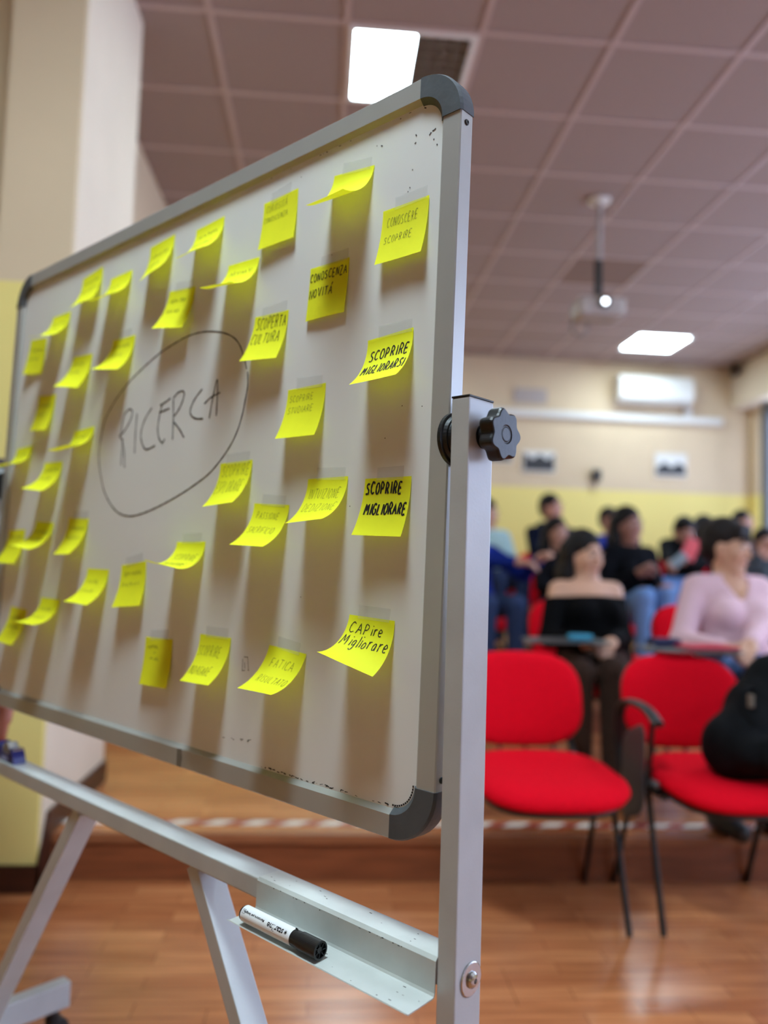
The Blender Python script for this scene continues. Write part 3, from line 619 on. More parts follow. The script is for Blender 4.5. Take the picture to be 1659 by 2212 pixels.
for qi, (nm, a, b, phi, th0, th1, tw, hw, ln) in enumerate(NOTES):
    rng = random.Random(100+qi)
    ex = (math.cos(phi), math.sin(phi)); ey = (math.sin(phi), -math.cos(phi))
    cum = {}
    for sg in (-1, 1):
        d = o_ = 0; lst = [(0, 0)]; K = 48; e0, e1 = th0+sg*tw*.3, th1+sg*tw
        for k in range(K):
            th = max(0.0, e0+(e1-e0)*(k+.5)/K); d += math.cos(th)*ln/K; o_ += math.sin(th)*ln/K; lst.append((d, o_))
        cum[sg] = lst
    org = T(a, b, SURF+.0009)
    base = .0004 + .0002*(qi % 3) + (.001 if nm in ('a7', 'a34', 'a36') else 0)
    ripple = rng.uniform(-.0012, .0016)
    def F(s, t, off=0, cum=cum, a=a, b=b, ex=ex, ey=ey, hw=hw, org=org, base=base, ripple=ripple):
        t = min(max(t, 0), 1); f = t*48; i = min(int(f), 47); r = f-i; q = []
        for sg in (-1, 1):
            p0, p1 = cum[sg][i], cum[sg][i+1]; q.append((p0[0]+(p1[0]-p0[0])*r, p0[1]+(p1[1]-p0[1])*r))
        d = q[0][0]+(q[1][0]-q[0][0])*s; o_ = q[0][1]+(q[1][1]-q[0][1])*s
        o_ += ripple*4*s*(1-s)*t
        x = (s-.5)*hw
        return T(a+ex[0]*x+ey[0]*d, b+ex[1]*x+ey[1]*d, SURF+base+max(o_, 0)+off)-org
    N = thing('sticky_note', LAB[nm], 'sticky note', WBM @ org, -BA, 'yellow sticky notes on the whiteboard')
    vs = [F(c/NC, r/NR) for r in range(NR+1) for c in range(NC+1)]
    fs = [(r*(NC+1)+c, r*(NC+1)+c+1, (r+1)*(NC+1)+c+1, (r+1)*(NC+1)+c) for r in range(NR) for c in range(NC)]
    tri(vs, fs, 'sheet', m_note, N)
    bm = B(); E = .0006
    def G(p, q, F=F, hw=hw, ln=ln):      # metres -> surface + offset along the local normal
        s, t = p/hw, q/ln
        P = F(s, t); n3 = (F(s, t+.01)-F(s, t-.01)).cross(F(s+.01, t)-F(s-.01, t))
        if n3.length: n3.normalize()
        if n3.y > 0 or (abs(n3.y) < .2 and n3.z < 0): n3 = -n3
        return P+n3*.00035
    if nm in WORDS:
        lines, wd, kind = WORDS[nm]
        for (txt, s0, s1, t0, t1) in lines:
            for pl_ in letters(txt, s0*hw, s1*hw, t0*ln, t1*ln, rng):
                if len(pl_) > 3: pl_ = sm2(pl_, 3)
                ribbon(bm, pl_, wd/1000, G)
    elif nm != 'a1':
        kind = 1
        if nm == 'a30': L_ = ((.12, .48, .17, .22), (.36, .42, .30, .35), (.24, .54, .42, .47))
        else:
            t_ = rng.uniform(.14, .3); L_ = ((.15, rng.uniform(.6, .9), t_, t_+.09), (.12, rng.uniform(.55, .85), t_+.25, t_+.34))
        if nm in ('a34', 'a10'): kind = 0
        for s0, s1, t0, t1 in L_:
            for pl_ in scribble(s0, s1, t0, t1, rng): ribbon(bm, [(x*hw, y*ln) for x, y in pl_], .0009, G)
    if len(bm.faces): obj('handwriting', bm, m_ink if kind == 0 else m_pencil, N)
    else: bm.free()
    if nm in TAPE:
        cs = rng.uniform(.5, .62); wd = rng.uniform(.56, .74); ang = rng.uniform(-.05, .05); vt = []; ft = []
        for r in range(4):
            for c in range(9):
                s = cs+(c/8-.5)*wd; tt = -.013+.016*r/3+ang*(s-cs)*hw*2
                if tt >= 0: P = F(s, tt/ln, .0004)
                else:
                    x = (s-.5)*hw; P = T(a+ex[0]*x+ey[0]*tt, b+ex[1]*x+ey[1]*tt, SURF+.0004+base*max(0, 1+tt/.004)+.0004*math.sin(c*2.1+qi)*(r == 0))-org
                vt.append(P)
        for r in range(3):
            for c in range(8): ft.append((r*9+c, r*9+c+1, (r+1)*9+c+1, (r+1)*9+c))
        tri(vt, ft, 'tape_strip', m_clear, N)
# ================================================================== RED CHAIRS
m_red = mat('red_fabric', (222, 8, 32), .9, var=.08, scale=120, bump=.3, bscale=500, spec=.08)
m_blk = mat('black_steel', (14, 14, 15), .38, var=.1)
m_shell = mat('black_shell', (22, 22, 24), .5, var=.1)
def pad(wdt, dep, th, nx, ny, fn, p=3.2):
    """Rounded cushion: superellipse outline, domed top and bottom; fn bends (x, y, z)."""
    bm = B(); rings = []; N = 40; prof = [(0, .02, 1), (.35, .55, 1), (.62, .85, 1), (.82, 1, 1)]
    levels = [(.0, -1), (.55, -.98), (.85, -.86), (.97, -.5), (1, 0), (.97, .5), (.87, .86), (.6, .98), (.0, 1)]
    for rr, zz in levels:
        r = max(rr, .02); ring_ = []
        for k in range(N):
            a = 2*PI*k/N; c, s = math.cos(a), math.sin(a)
            x = math.copysign(abs(c)**(2/p), c)*wdt/2*r; y = math.copysign(abs(s)**(2/p), s)*dep/2*r
            ring_.append(bm.verts.new(fn(x, y, zz*th/2)))
        rings.append(ring_)
    loft(bm, rings); return bm
def seat_fn(x, y, z):
    k = y/.225                       # -1 front .. 1 back
    zz = z+.445-.035*max(0, -k)**3-.012*(1-abs(x/.24)**2)*(1-k*k)+.02*max(0, k)
    return Vector((x*(1+.05*-k), y-.115, zz))
def back_fn(x, y, z):                # y runs up
    up = y/.17
    return Vector((x*(1+.06*-up*up), .155-z+.10*(y+.17)/.34*.9-.9*x*x*.55+.03, .635+y*.96))
def back_shell_fn(x, y, z):
    v = back_fn(x, y, 0); return Vector((v.x, v.y+.03+z, v.z))
def make_chair():
    t = thing('visitor_chair', 'tmp', 'chair')
    obj('seat', pad(.475, .45, .062, 0, 0, seat_fn), m_red, t, smooth=True)
    obj('seat_shell', pad(.43, .40, .03, 0, 0, lambda x, y, z: seat_fn(x, y, 0)+Vector((0, 0, z-.038))), m_shell, t, smooth=True)
    obj('backrest', pad(.45, .335, .055, 0, 0, back_fn), m_red, t, smooth=True)
    obj('back_shell', pad(.44, .325, .02, 0, 0, back_shell_fn), m_shell, t, smooth=True)
    for sx in (-1, 1):
        obj('leg', tube(B(), [(sx*.244, -.21, 0), (sx*.236, -.06, .40)], .0125, 12, .009), m_blk, t)
        obj('leg', tube(B(), [(sx*.244, .21, 0), (sx*.236, .05, .40)], .0125, 12, .009), m_blk, t)
        obj('side_rail', tube(B(), smooth_line([(sx*.236, -.19, .405), (sx*.236, 0, .402), (sx*.232, .12, .41), (sx*.19, .19, .46), (sx*.16, .235, .60)]), .0125, 12, .009), m_blk, t)
    obj('cross_rail', tube(B(), [(-.236, -.1, .40), (.236, -.1, .40)], .010, 10), m_blk, t)
    return t
CH = make_chair()
used = [0]
def place_chair(x, y, z, label, rz=0, group='red visitor chairs'):
    c = CH if not used[0] else copy_tree(CH); used[0] = 1
    c.location = (x, y, z); c.rotation_euler = (0, 0, rz); c['label'] = label; c['group'] = group; return c
m_tab = mat('tablet_top', (58, 58, 60), .45, var=.08)
def add_arm(c, sx, tablet='down'):
    obj('armrest', tube(B(), smooth_line([(sx*.265, -.21, .63), (sx*.272, -.12, .665), (sx*.272, .02, .66), (sx*.268, .10, .62), (sx*.262, .13, .52), (sx*.25, .12, .42)]), .019, 12, .012), m_black, c)
    obj('arm_strut', tube(B(), [(sx*.262, -.16, .645), (sx*.25, -.09, .41)], .011, 10, .008), m_black, c)
    obj('arm_bolt', lathe(B(), (sx*.25, -.12, .43), (-.3*sx, -1, 0), [(0, .013), (.03, .013), (.036, .009)], 16), mat('bolt_grey', (120, 122, 124), .3, metal=.7), c)
    if tablet == 'down':
        obj('folded_tablet', pad(.30, .27, .014, 0, 0, lambda x, y, z: Vector((sx*.285+z, -.06+x*.62, .45+y*1.05-x*.25)), 5), m_tab, c)
    else:
        obj('writing_tablet', pad(.34, .27, .014, 0, 0, lambda x, y, z: Vector((-sx*.02+x-(sx*-.07), -.27+y, .685+z)), 5), m_tab, c)
        obj('tablet_arm', tube(B(), [(sx*.265, -.18, .645), (sx*.22, -.22, .672), (sx*.12, -.25, .676)], .012, 10), mat('arm_grey', (120, 120, 122), .4, metal=.5), c)
c1_ = place_chair(.716, 2.635, 0, 'empty red chair nearest the whiteboard post in the front row')
c2_ = place_chair(1.31, 2.635, 0, 'red front row chair holding the black backpack')
add_arm(c2_, -1, 'down')
# ================================================================== SIGNED DISTANCE MODELLING (people, bag)
class Field:
    def __init__(s, lo, hi, h):
        s.h = h; s.lo = np.array(lo, float); s.n = (np.ceil((np.array(hi)-s.lo)/h).astype(int)+1)
        s.f = np.full(s.n, 1.0, np.float32); s.ax = [s.lo[i]+h*np.arange(s.n[i]) for i in range(3)]
    def blk(s, lo, hi):
        i0 = np.clip(np.floor((lo-s.lo)/s.h).astype(int), 0, s.n); i1 = np.clip(np.ceil((hi-s.lo)/s.h).astype(int)+1, 0, s.n)
        sl = tuple(slice(a, b) for a, b in zip(i0, i1))
        X = np.ix_(*[s.ax[i][sl[i]] for i in range(3)]); return sl, X
    def cone(s, a, b, ra, rb=None, k=.02, op='add', flat=None):
        a, b = np.array(a, float), np.array(b, float); rb = ra if rb is None else rb
        m = max(ra, rb)+k+2*s.h; sl, X = s.blk(np.minimum(a, b)-m, np.maximum(a, b)+m)
        if 0 in s.f[sl].shape: return
        d = b-a; L = max(float(d@d), 1e-9)
        t = np.clip(((X[0]-a[0])*d[0]+(X[1]-a[1])*d[1]+(X[2]-a[2])*d[2])/L, 0, 1)
        D = np.sqrt((X[0]-a[0]-t*d[0])**2+(X[1]-a[1]-t*d[1])**2+(X[2]-a[2]-t*d[2])**2)-(ra+(rb-ra)*t)
        s.mix(sl, D, k, op)
    def ell(s, c, r, ax=None, k=.02, op='add'):
        c = np.array(c, float); r = np.array(r, float); A = np.eye(3) if ax is None else np.array(ax, float)
        m = r.max()+k+2*s.h; sl, X = s.blk(c-m, c+m)
        if 0 in s.f[sl].shape: return
        q = [(X[0]-c[0])*A[i][0]+(X[1]-c[1])*A[i][1]+(X[2]-c[2])*A[i][2] for i in range(3)]
        kk = np.sqrt((q[0]/r[0])**2+(q[1]/r[1])**2+(q[2]/r[2])**2); g = np.sqrt((q[0]/r[0]**2)**2+(q[1]/r[1]**2)**2+(q[2]/r[2]**2)**2)
        D = kk*(kk-1)/np.maximum(g, 1e-6); s.mix(sl, D, k, op)
    def mix(s, sl, D, k, op):
        F = s.f[sl]
        if op == 'add':
            h = np.maximum(k-np.abs(F-D), 0)/k; s.f[sl] = np.minimum(F, D)-h*h*k*.25
        else:
            h = np.maximum(k-np.abs(F+D), 0)/k; s.f[sl] = np.maximum(F, -D)+h*h*k*.25
    def cut(s, p, n):
        X = np.ix_(*s.ax); s.f = np.maximum(s.f, ((X[0]-p[0])*n[0]+(X[1]-p[1])*n[1]+(X[2]-p[2])*n[2]).astype(np.float32))
    def mesh(s, name, m, parent, org):
        f = s.f; f[0] = f[-1] = 1; f[:, 0] = f[:, -1] = 1; f[:, :, 0] = f[:, :, -1] = 1
        ins = f < 0
        cnt = sum(ins[i:f.shape[0]-1+i, j:f.shape[1]-1+j, k:f.shape[2]-1+k].astype(np.int8) for i in (0, 1) for j in (0, 1) for k in (0, 1))
        cells = np.argwhere((cnt > 0) & (cnt < 8))
        if len(cells) == 0: return None
        idx = np.full(np.array(f.shape)-1, -1, np.int64); idx[tuple(cells.T)] = np.arange(len(cells))
        acc = np.zeros((len(cells), 3)); num = np.zeros(len(cells))
        cor = [(i, j, k) for i in (0, 1) for j in (0, 1) for k in (0, 1)]
        for a in cor:
            for ax in range(3):
                if a[ax]: continue
                b = list(a); b[ax] = 1
                va = f[tuple((cells+a).T)]; vb = f[tuple((cells+b).T)]; mk_ = (va < 0) != (vb < 0)
                t = np.where(mk_, va/np.where(mk_, va-vb, 1), 0); P = np.array(a, float)[None]+np.eye(3)[ax][None]*t[:, None]
                acc += P*mk_[:, None]; num += mk_
        V = s.lo+(cells+acc/num[:, None])*s.h-np.array(org)
        Q = []
        for ax in range(3):
            o = [i for i in range(3) if i != ax]
            A = ins; sl0 = [slice(None)]*3; sl1 = [slice(None)]*3; sl0[ax] = slice(0, -1); sl1[ax] = slice(1, None)
            E_ = np.argwhere(A[tuple(sl0)] != A[tuple(sl1)])
            E_ = E_[(E_[:, o[0]] > 0) & (E_[:, o[1]] > 0) & (E_[:, o[0]] < f.shape[o[0]]-1) & (E_[:, o[1]] < f.shape[o[1]]-1)]
            q = []
            for d0, d1 in ((1, 1), (0, 1), (0, 0), (1, 0)):
                e = E_.copy(); e[:, o[0]] -= d0; e[:, o[1]] -= d1; q.append(idx[tuple(e.T)])
            q = np.stack(q, 1); fl = A[tuple(E_.T)] ^ (ax == 1); q[~fl] = q[~fl][:, ::-1]; Q.append(q)
        Q = np.concatenate(Q); Q = Q[(Q >= 0).all(1)]
        me = bpy.data.meshes.new(name); me.vertices.add(len(V)); me.vertices.foreach_set('co', V.astype(np.float32).ravel())
        me.loops.add(Q.size); me.loops.foreach_set('vertex_index', Q.astype(np.int32).ravel())
        me.polygons.add(len(Q)); me.polygons.foreach_set('loop_start', np.arange(0, Q.size, 4, dtype=np.int32)); me.polygons.foreach_set('loop_total', np.full(len(Q), 4, np.int32))
        me.update(calc_edges=True); me.validate()
        return link(name, me, m, parent, smooth=True)
def V3(*a): return np.array(a, float)
def unit(v): return v/max(np.linalg.norm(v), 1e-9)
# ------------------------------------------------------------------ seated people
def ik(sh, wr, l1, l2, hint):
    d = wr-sh; L = np.linalg.norm(d)
    if L > (l1+l2)*.995: wr = sh+d/L*(l1+l2)*.995; d = wr-sh; L = np.linalg.norm(d)
    a = (l1*l1-l2*l2+L*L)/(2*L); h = math.sqrt(max(l1*l1-a*a, 0)); u_ = d/L; p = hint-u_*(hint@u_); return sh+u_*a+unit(p)*h, wr
def person(label, head, floorz, yaw=0., hyaw=0., hpitch=0., lean=.22, s=.95, fem=True, skin=(205, 158, 132), hair=(24, 19, 18), hairstyle='long', bangs=False,
           top=('sweater', (30, 30, 34)), neck='round', sleeve=1.0, sleeve_col=None, bottom=('trousers', (44, 58, 92)), wrists=None, knees=None, cross=False, h=.010, standing=False, extra=None, shoes=(30, 30, 32)):
    head = np.array(head, float); fw = V3(math.sin(yaw), -math.cos(yaw), 0); lf = V3(math.cos(yaw), math.sin(yaw), 0); up = V3(0, 0, 1.)
    hz = floorz+.45+.095*s
    if standing: hz = head[2]-.70*s*math.cos(lean)
    L = .70*s; need = (head[2]-hz)/math.cos(lean); tf = float(np.clip(need/L, .74, 1.12))
    sp = up*math.cos(lean)-fw*math.sin(lean)
    pel = head-sp*L*tf-fw*(.035*s); dz = 0
    if abs(pel[2]-hz) > .01: pel[2] = hz if abs(pel[2]-hz) < .12 else pel[2]
    Ls = L*tf
    ab = pel+sp*Ls*.22; ch = pel+sp*Ls*.47; nb = pel+sp*Ls*.74; shc = pel+sp*Ls*.66
    sw = (.155 if fem else .18)*s
    shl = {1: shc+lf*sw, -1: shc-lf*sw}
    # head frame
    hf = V3(math.sin(yaw+hyaw)*math.cos(hpitch), -math.cos(yaw+hyaw)*math.cos(hpitch), math.sin(hpitch)); hr = unit(np.cross(hf, up)); hu = np.cross(hr, hf)
    H = lambda x, y, z: head+s*(hr*x+hf*y+hu*z)
    HAX = [hr, hf, hu]
    hips = {k: pel+lf*(.085*s*k)-up*.02*s for k in (1, -1)}
    kn = {}; an = {}
    for k in (1, -1):
        kn[k] = pel+fw*.42*s+lf*(.10*k*s)+up*.02*s
        if knees and knees.get(k) is not None: kn[k] = np.array(knees[k], float)
        an[k] = kn[k]*1.0; an[k] = kn[k]+fw*.02
        if standing: kn[k] = pel+lf*(.09*k*s)-up*((pel[2]-floorz)*.5)+fw*.02; an[k] = pel+lf*(.10*k*s)
        an[k][2] = floorz+.085
    if cross: an[cross] = kn[-cross]+up*.09*s+lf*(-cross)*.12*s; kn[cross] = pel+fw*.36*s+lf*(.24*cross*s)+up*.10*s
    wr = {}; el = {}
    for k in (1, -1):
        w_ = np.array(wrists[k], float) if wrists and wrists.get(k) is not None else pel+fw*.27*s+lf*(.06*k*s)+up*.12*s
        e, w2 = ik(shl[k], w_, .275*s, .245*s, -up*.8+lf*k*.55-fw*.35); el[k], wr[k] = e, w2
    lo = np.minimum.reduce([head-.2*s, pel-.28*s]+list(wr.values())+list(kn.values())+list(an.values())+list(el.values()))-.14
    hi = np.maximum.reduce([head+.2*s, pel+.25*s]+list(wr.values())+list(kn.values())+list(an.values())+list(el.values()))+.14
    lo[2] = floorz-.01
    org = np.array([pel[0], pel[1], floorz]); t = thing('person', label, 'person', tuple(org), 0, 'seated students')
    skm = mat('skin_%d_%d_%d' % skin, skin, .55, var=.05, scale=25)
    def torso(f, g):
        f.cone(pel+lf*.075*s, pel-lf*.075*s, .112*s+g, None, .03); f.ell(ab, (V3(.135 if fem else .15, .105, .15)*s+g), [lf, unit(np.cross(sp, lf)), sp], .05)
        f.ell(ch, (V3(.148 if fem else .175, .108, .16)*s+g), [lf, unit(np.cross(sp, lf)), sp], .05)
        f.cone(shc+lf*.115*s-sp*.01, shc-lf*.115*s-sp*.01, .062*s+g, None, .05)
        if fem:
            for k in (1, -1): f.ell(ch+lf*.068*k*s+fw*.085*s-sp*.01*s, V3(.06, .055, .058)*s+g, None, .03)
    def arm(f, g, k, upto=1.0):
        f.cone(shl[k], el[k], .048*s+g, .041*s+g, .03)
        e2 = el[k]+(wr[k]-el[k])*upto; f.cone(el[k], e2, .040*s+g, (.040-.012*upto)*s+g, .02)
    def legs(f, g):
        for k in (1, -1):
            f.cone(hips[k], kn[k], .082*s+g, .058*s+g, .03); f.cone(kn[k], an[k], .056*s+g, .040*s+g, .02)
    def hand(f, k):
        d = unit(wr[k]-el[k]); inw = unit(-lf*k*.9+fw*.25); nrm = unit(np.cross(d, inw)); side = unit(np.cross(nrm, d))
        if nrm[2] > 0: nrm = -nrm
        pc = wr[k]+d*.05*s; f.cone(wr[k], wr[k]+d*.03*s, .025*s, .027*s, .015)
        for q in (-1, 1): f.cone(wr[k]+d*.03*s+side*.018*q*s, wr[k]+d*.085*s+side*.024*q*s, .015*s, .014*s, .02)
        for q, ln in ((-1.5, .058), (-.5, .072), (.5, .078), (1.5, .068)):
            b0 = wr[k]+d*.088*s+side*(.0165*q*s); b1 = b0+unit(d+nrm*.45)*ln*.5*s; b2 = b1+unit(d*.55+nrm)*ln*.5*s
            f.cone(b0, b1, .0098*s, .009*s, .006); f.cone(b1, b2, .009*s, .008*s, .006)
        th = side if (side@inw) > 0 else -side
        b0 = wr[k]+d*.025*s+th*.02*s; b1 = b0+unit(d*.7+th*.8+nrm*.3)*.042*s; b2 = b1+unit(d+nrm*.4)*.03*s
        f.cone(b0, b1, .014*s, .011*s, .012); f.cone(b1, b2, .011*s, .0092*s, .006)
    # body: one continuous surface
    f = Field(lo, hi, h); torso(f, -.004)
    for k in (1, -1): arm(f, -.003, k); hand(f, k)
    legs(f, -.004)
    for k in (1, -1): f.cone(an[k], an[k]+fw*.15*s-up*.045, .036*s, .028*s, .02)
    f.cone(nb-sp*.03*s, H(0, -.015, -.045), .052*s, .05*s, .035)
    f.ell(H(0, -.02, .045), V3(.072, .092, .086)*s, HAX, .02); f.cone(H(0, .03, .0), H(0, .05, -.085), .062*s, .03*s, .03)
    for k in (1, -1): f.cone(H(.05*k, -.0, -.03), H(.022*k, .052, -.088), .022*s, .018*s, .03); f.cone(H(.04*k, .058, -.02), H(.036*k, .056, -.028), .024*s, .024*s, .02)
    f.cone(H(0, .088, .022), H(0, .103, -.022), .007*s, .0105*s, .012); f.cone(H(-.012, .092, -.026), H(.012, .092, -.026), .0082*s, .0082*s, .008)
    for k in (1, -1):
        f.ell(H(.032*k, .098, .018), V3(.018, .014, .013)*s, HAX, .01, 'sub'); f.ell(H(.032*k, .079, .0275), V3(.018, .0125, .0065)*s, HAX, .006); f.ell(H(.032*k, .080, .0045), V3(.017, .010, .0055)*s, HAX, .006); f.ell(H(.073*k, -.005, .0), V3(.011, .02, .032)*s, HAX, .008)
    f.ell(H(0, .080, -.056), V3(.022, .013, .010)*s, HAX, .008)
    f.mesh('body', skm, t, org)
    # eyes, lips, brows
    for k in (1, -1):
        bm = B(); bmesh.ops.create_uvsphere(bm, u_segments=12, v_segments=8, radius=.0112*s, matrix=Matrix.Translation(Vector(H(.032*k, .0765, .017)-org)))
        e = obj('eye', bm, mat('eye_white', (225, 220, 214), .25), t, smooth=True)
        bm = B(); bmesh.ops.create_uvsphere(bm, u_segments=10, v_segments=6, radius=.0062*s, matrix=Matrix.Translation(Vector(H(.032*k, .0830, .016)-org))); obj('iris', bm, mat('iris_brown', (38, 22, 14), .2), e, smooth=True)
        bm = B(); tube(bm, [Vector(H(x*k, y, z)-org) for x, y, z in ((.014, .092, .036), (.032, .094, .043), (.05, .08, .037))], .0042*s, 8); obj('eyebrow', bm, mat('brow', hair, .8), t)
    bm = B(); tube(bm, [Vector(H(x, y, z)-org) for x, y, z in ((-.022, .083, -.0565), (-.009, .0915, -.0545), (.009, .0915, -.0545), (.022, .083, -.0565))], .0046*s, 8); obj('lips', bm, mat('lips', tuple(int(c*.78) if i else min(255, int(c*.92)) for i, c in enumerate(skin)), .5), t)
    # hair
    hm = mat('hair_%d_%d_%d' % hair, hair, .65, spec=.25, var=.35, scale=60, stretch=(1, 1, .15), bump=.4, bscale=150)
    f = Field(np.minimum(head-.19*s, nb-.24*s)-.05, head+.22*s, h)
    f.ell(H(0, -.026, .052), V3(.084, .102, .096)*s, HAX, .02)
    if hairstyle == 'long':
        for x, y in ((-.075, -.03), (-.05, -.085), (0, -.10), (.05, -.085), (.075, -.03)):
            base_ = H(x, y, .03); dn = H(x*1.15, y*1.05, -.10); end = nb+lf*(x*1.5 if True else 0)*s*(1 if (hr@lf) > 0 else -1)-fw*.075*s-up*.16*s
            if abs(x) > .06: end = end+fw*.07*s
            f.cone(base_, dn, .034*s, .036*s, .03); f.cone(dn, end, .036*s, .026*s, .03)
    elif hairstyle == 'bun':
        f.ell(H(0, -.12, .07), V3(.045, .045, .045)*s, None, .03)
    elif hairstyle == 'tied':
        f.cone(H(0, -.1, .02), H(0, -.13, -.05), .04*s, .035*s, .03); f.cone(H(0, -.13, -.05), nb-fw*.09*s-up*.14*s, .035*s, .02*s, .02)
    else:
        f.ell(H(0, -.05, .0), V3(.078, .07, .075)*s, HAX, .03)
    fz = -.012 if bangs else .0
    f.ell(H(0, .098, -.012+fz), V3(.067, .078, .088)*s, HAX, .012, 'sub')
    if bangs:
        for x in (-.05, -.025, 0, .025, .05): f.cone(H(x*.9, .058, .098), H(x, .088-abs(x)*.35, .056), .018*s, .010*s, .015)
    if hairstyle in ('short',):
        for k in (1, -1): f.ell(H(.09*k, .03, -.03), V3(.03, .05, .06)*s, HAX, .012, 'sub')
    X = np.ix_(*f.ax); f.f = (f.f+.0022*np.sin(150*(X[0]*hr[0]+X[1]*hr[1])+60*(X[0]*hf[0]+X[1]*hf[1])+9*np.sin(14*X[2]))).astype(np.float32)
    f.mesh('hair', hm, t, org)
    # top
    tm = mat('%s_%d_%d_%d' % ((top[0],)+top[1]), top[1], .9, var=.03, scale=120, bump=.3, bscale=260, spec=.08)
    f = Field(lo, hi, h); torso(f, .009)
    for k in (1, -1): arm(f, .010, k, .93*sleeve if sleeve > .5 else .4)
    if neck == 'off':
        f.cut(shc-sp*.045*s, sp*.98+fw*.1)
    elif neck == 'v':
        f.cone(nb+sp*.06, nb-sp*.01, .075*s, .062*s, .01, 'sub'); f.cone(nb+fw*.09*s, ch+fw*.135*s+sp*.045*s, .062*s, .012*s, .01, 'sub')
    elif neck == 'hood':
        f.cone(nb-fw*.06*s+lf*.06*s, nb-fw*.06*s-lf*.06*s, .055*s, .055*s, .04); f.cone(nb+sp*.09, nb+sp*.0, .07*s, .05*s, .01, 'sub')
    elif neck == 'high':
        f.cone(nb-sp*.02, nb+sp*.04*s, .07*s, .064*s, .02); f.cone(nb+sp*.12, nb+sp*.05*s, .062*s, .056*s, .008, 'sub')
    else:
        f.cone(nb+sp*.08, nb-sp*.005, .072*s, .058*s, .01, 'sub')
    f.cut(pel-sp*.07*s, -sp)
    f.mesh(top[0], tm, t, org)
    # trousers, shoes
    bmt = mat('%s_%d_%d_%d' % ((bottom[0],)+bottom[1]), bottom[1], .9, var=.14, scale=40, bump=.2, bscale=250, spec=.2)
    f = Field(lo, hi, h); f.cone(pel+lf*.075*s, pel-lf*.075*s, .117*s, None, .03); legs(f, .006); f.cut(pel+sp*.075*s, sp); f.mesh(bottom[0], bmt, t, org)
    for k in (1, -1):
        f = Field(an[k]-.2, an[k]+.2, h); e = an[k]+fw*.16*s-up*.045
        f.cone(an[k]-up*.04, e, .045*s, .036*s, .02); f.cut(an[k]+up*.01, up); f.cut(V3(0, 0, floorz if not cross or k != cross else -9)+V3(*an[k][:2], 0), -up)
        f.mesh('shoe', mat('shoe_%d_%d_%d' % shoes, shoes, .5), t, org)
    P = dict(obj=t, org=org, pel=pel, nb=nb, ch=ch, sp=sp, fw=fw, lf=lf, H=H, wr=wr, kn=kn, tm=tm)
    return P
A = lambda px, py, Y: np.array(at(px, py, Y))
FL = [0, STEP, .31, .465]
P1 = person('young woman in a black off-shoulder top with long dark hair and hands in her lap', A(1263, 1203, 3.78), FL[1], .12, .36, -.1, .30, .93, True, (208, 160, 134), (20, 15, 15), 'long', False,
            ('off_shoulder_top', (9, 9, 11)), 'off', 1.0, None, ('trousers', (62, 44, 36)), {1: A(1322, 1388, 3.44), -1: A(1262, 1392, 3.42)}, {1: A(1322, 1452, 3.28), -1: A(1252, 1455, 3.24)}, h=.0075)
place_chair(P1['org'][0]+.02, P1['org'][1]+.13, FL[1], 'red chair under the woman in the off-shoulder top', .12)
P2 = person('young woman in a pale pink V-neck sweater with dark fringe looking to the right', A(1572, 1186, 3.42), FL[1], .05, .62, -.1, .2, .97, True, (203, 156, 130), (28, 21, 20), 'short', True,
            ('sweater', (222, 186, 196)), 'v', 1.0, None, ('jeans', (86, 116, 158)), {1: A(1622, 1392, 3.06), -1: A(1560, 1402, 3.08)}, {1: A(1648, 1455, 2.98), -1: A(1545, 1470, 2.95)}, h=.0075)
c3_ = place_chair(P2['org'][0], P2['org'][1]+.13, FL[1], 'red chair under the woman in the pink sweater', .05)
P3 = person('young man in a navy jacket with short dark hair sitting high at the back', A(1192, 1100, 7.1), FL[3], .15, .5, .05, .12, 1.02, False, (206, 150, 134), (26, 20, 18), 'short', False,
            ('jacket', (20, 26, 44)), 'hood', 1.0, h=.011)
P4 = person('girl with long dark hair half hidden in front of the man in the navy jacket', A(1203, 1153, 5.98), FL[2], .1, .3, -.05, .2, .93, True, (186, 136, 118), (22, 15, 14), 'long', False, ('sweater', (24, 24, 30)), 'round', h=.011)
P5 = person('person in a mint green and pale blue top beside the whiteboard post at the back', A(1052, 1112, 6.4), FL[3], .2, .5, -.1, .2, .97, True, (204, 156, 136), (20, 17, 18), 'short', False, ('top', (176, 206, 206)), 'round', h=.011)
P6 = person('person in a deep blue sleeve reaching forward beside the whiteboard post', A(1010, 1135, 5.25), FL[2], .3, .3, -.05, .15, 1.0, False, (196, 146, 124), (24, 18, 16), 'short', False, ('sweatshirt', (22, 40, 120)), 'round',
            wrists={1: A(1165, 1208, 4.95), -1: A(1120, 1215, 4.9)}, h=.011)
P7 = person('young man in a blue shirt seated behind the woman in the black hoodie', A(1318, 1126, 7.65), FL[3], .1, .3, 0, .15, 1.0, False, (196, 140, 126), (22, 17, 17), 'short', False, ('shirt', (40, 60, 160)), 'round', h=.011)
P8 = person('young woman in a black hoodie with long dark hair sitting behind the second row', A(1357, 1138, 5.15), FL[2], .2, .2, -.03, .22, .98, True, (150, 104, 92), (18, 13, 13), 'long', False, ('hoodie', (12, 13, 18)), 'hood', bottom=('jeans', (104, 138, 190)),
            wrists={1: A(1404, 1238, 4.85), -1: A(1376, 1240, 4.85)}, knees={1: A(1440, 1280, 4.72), -1: A(1392, 1288, 4.7)}, h=.010)
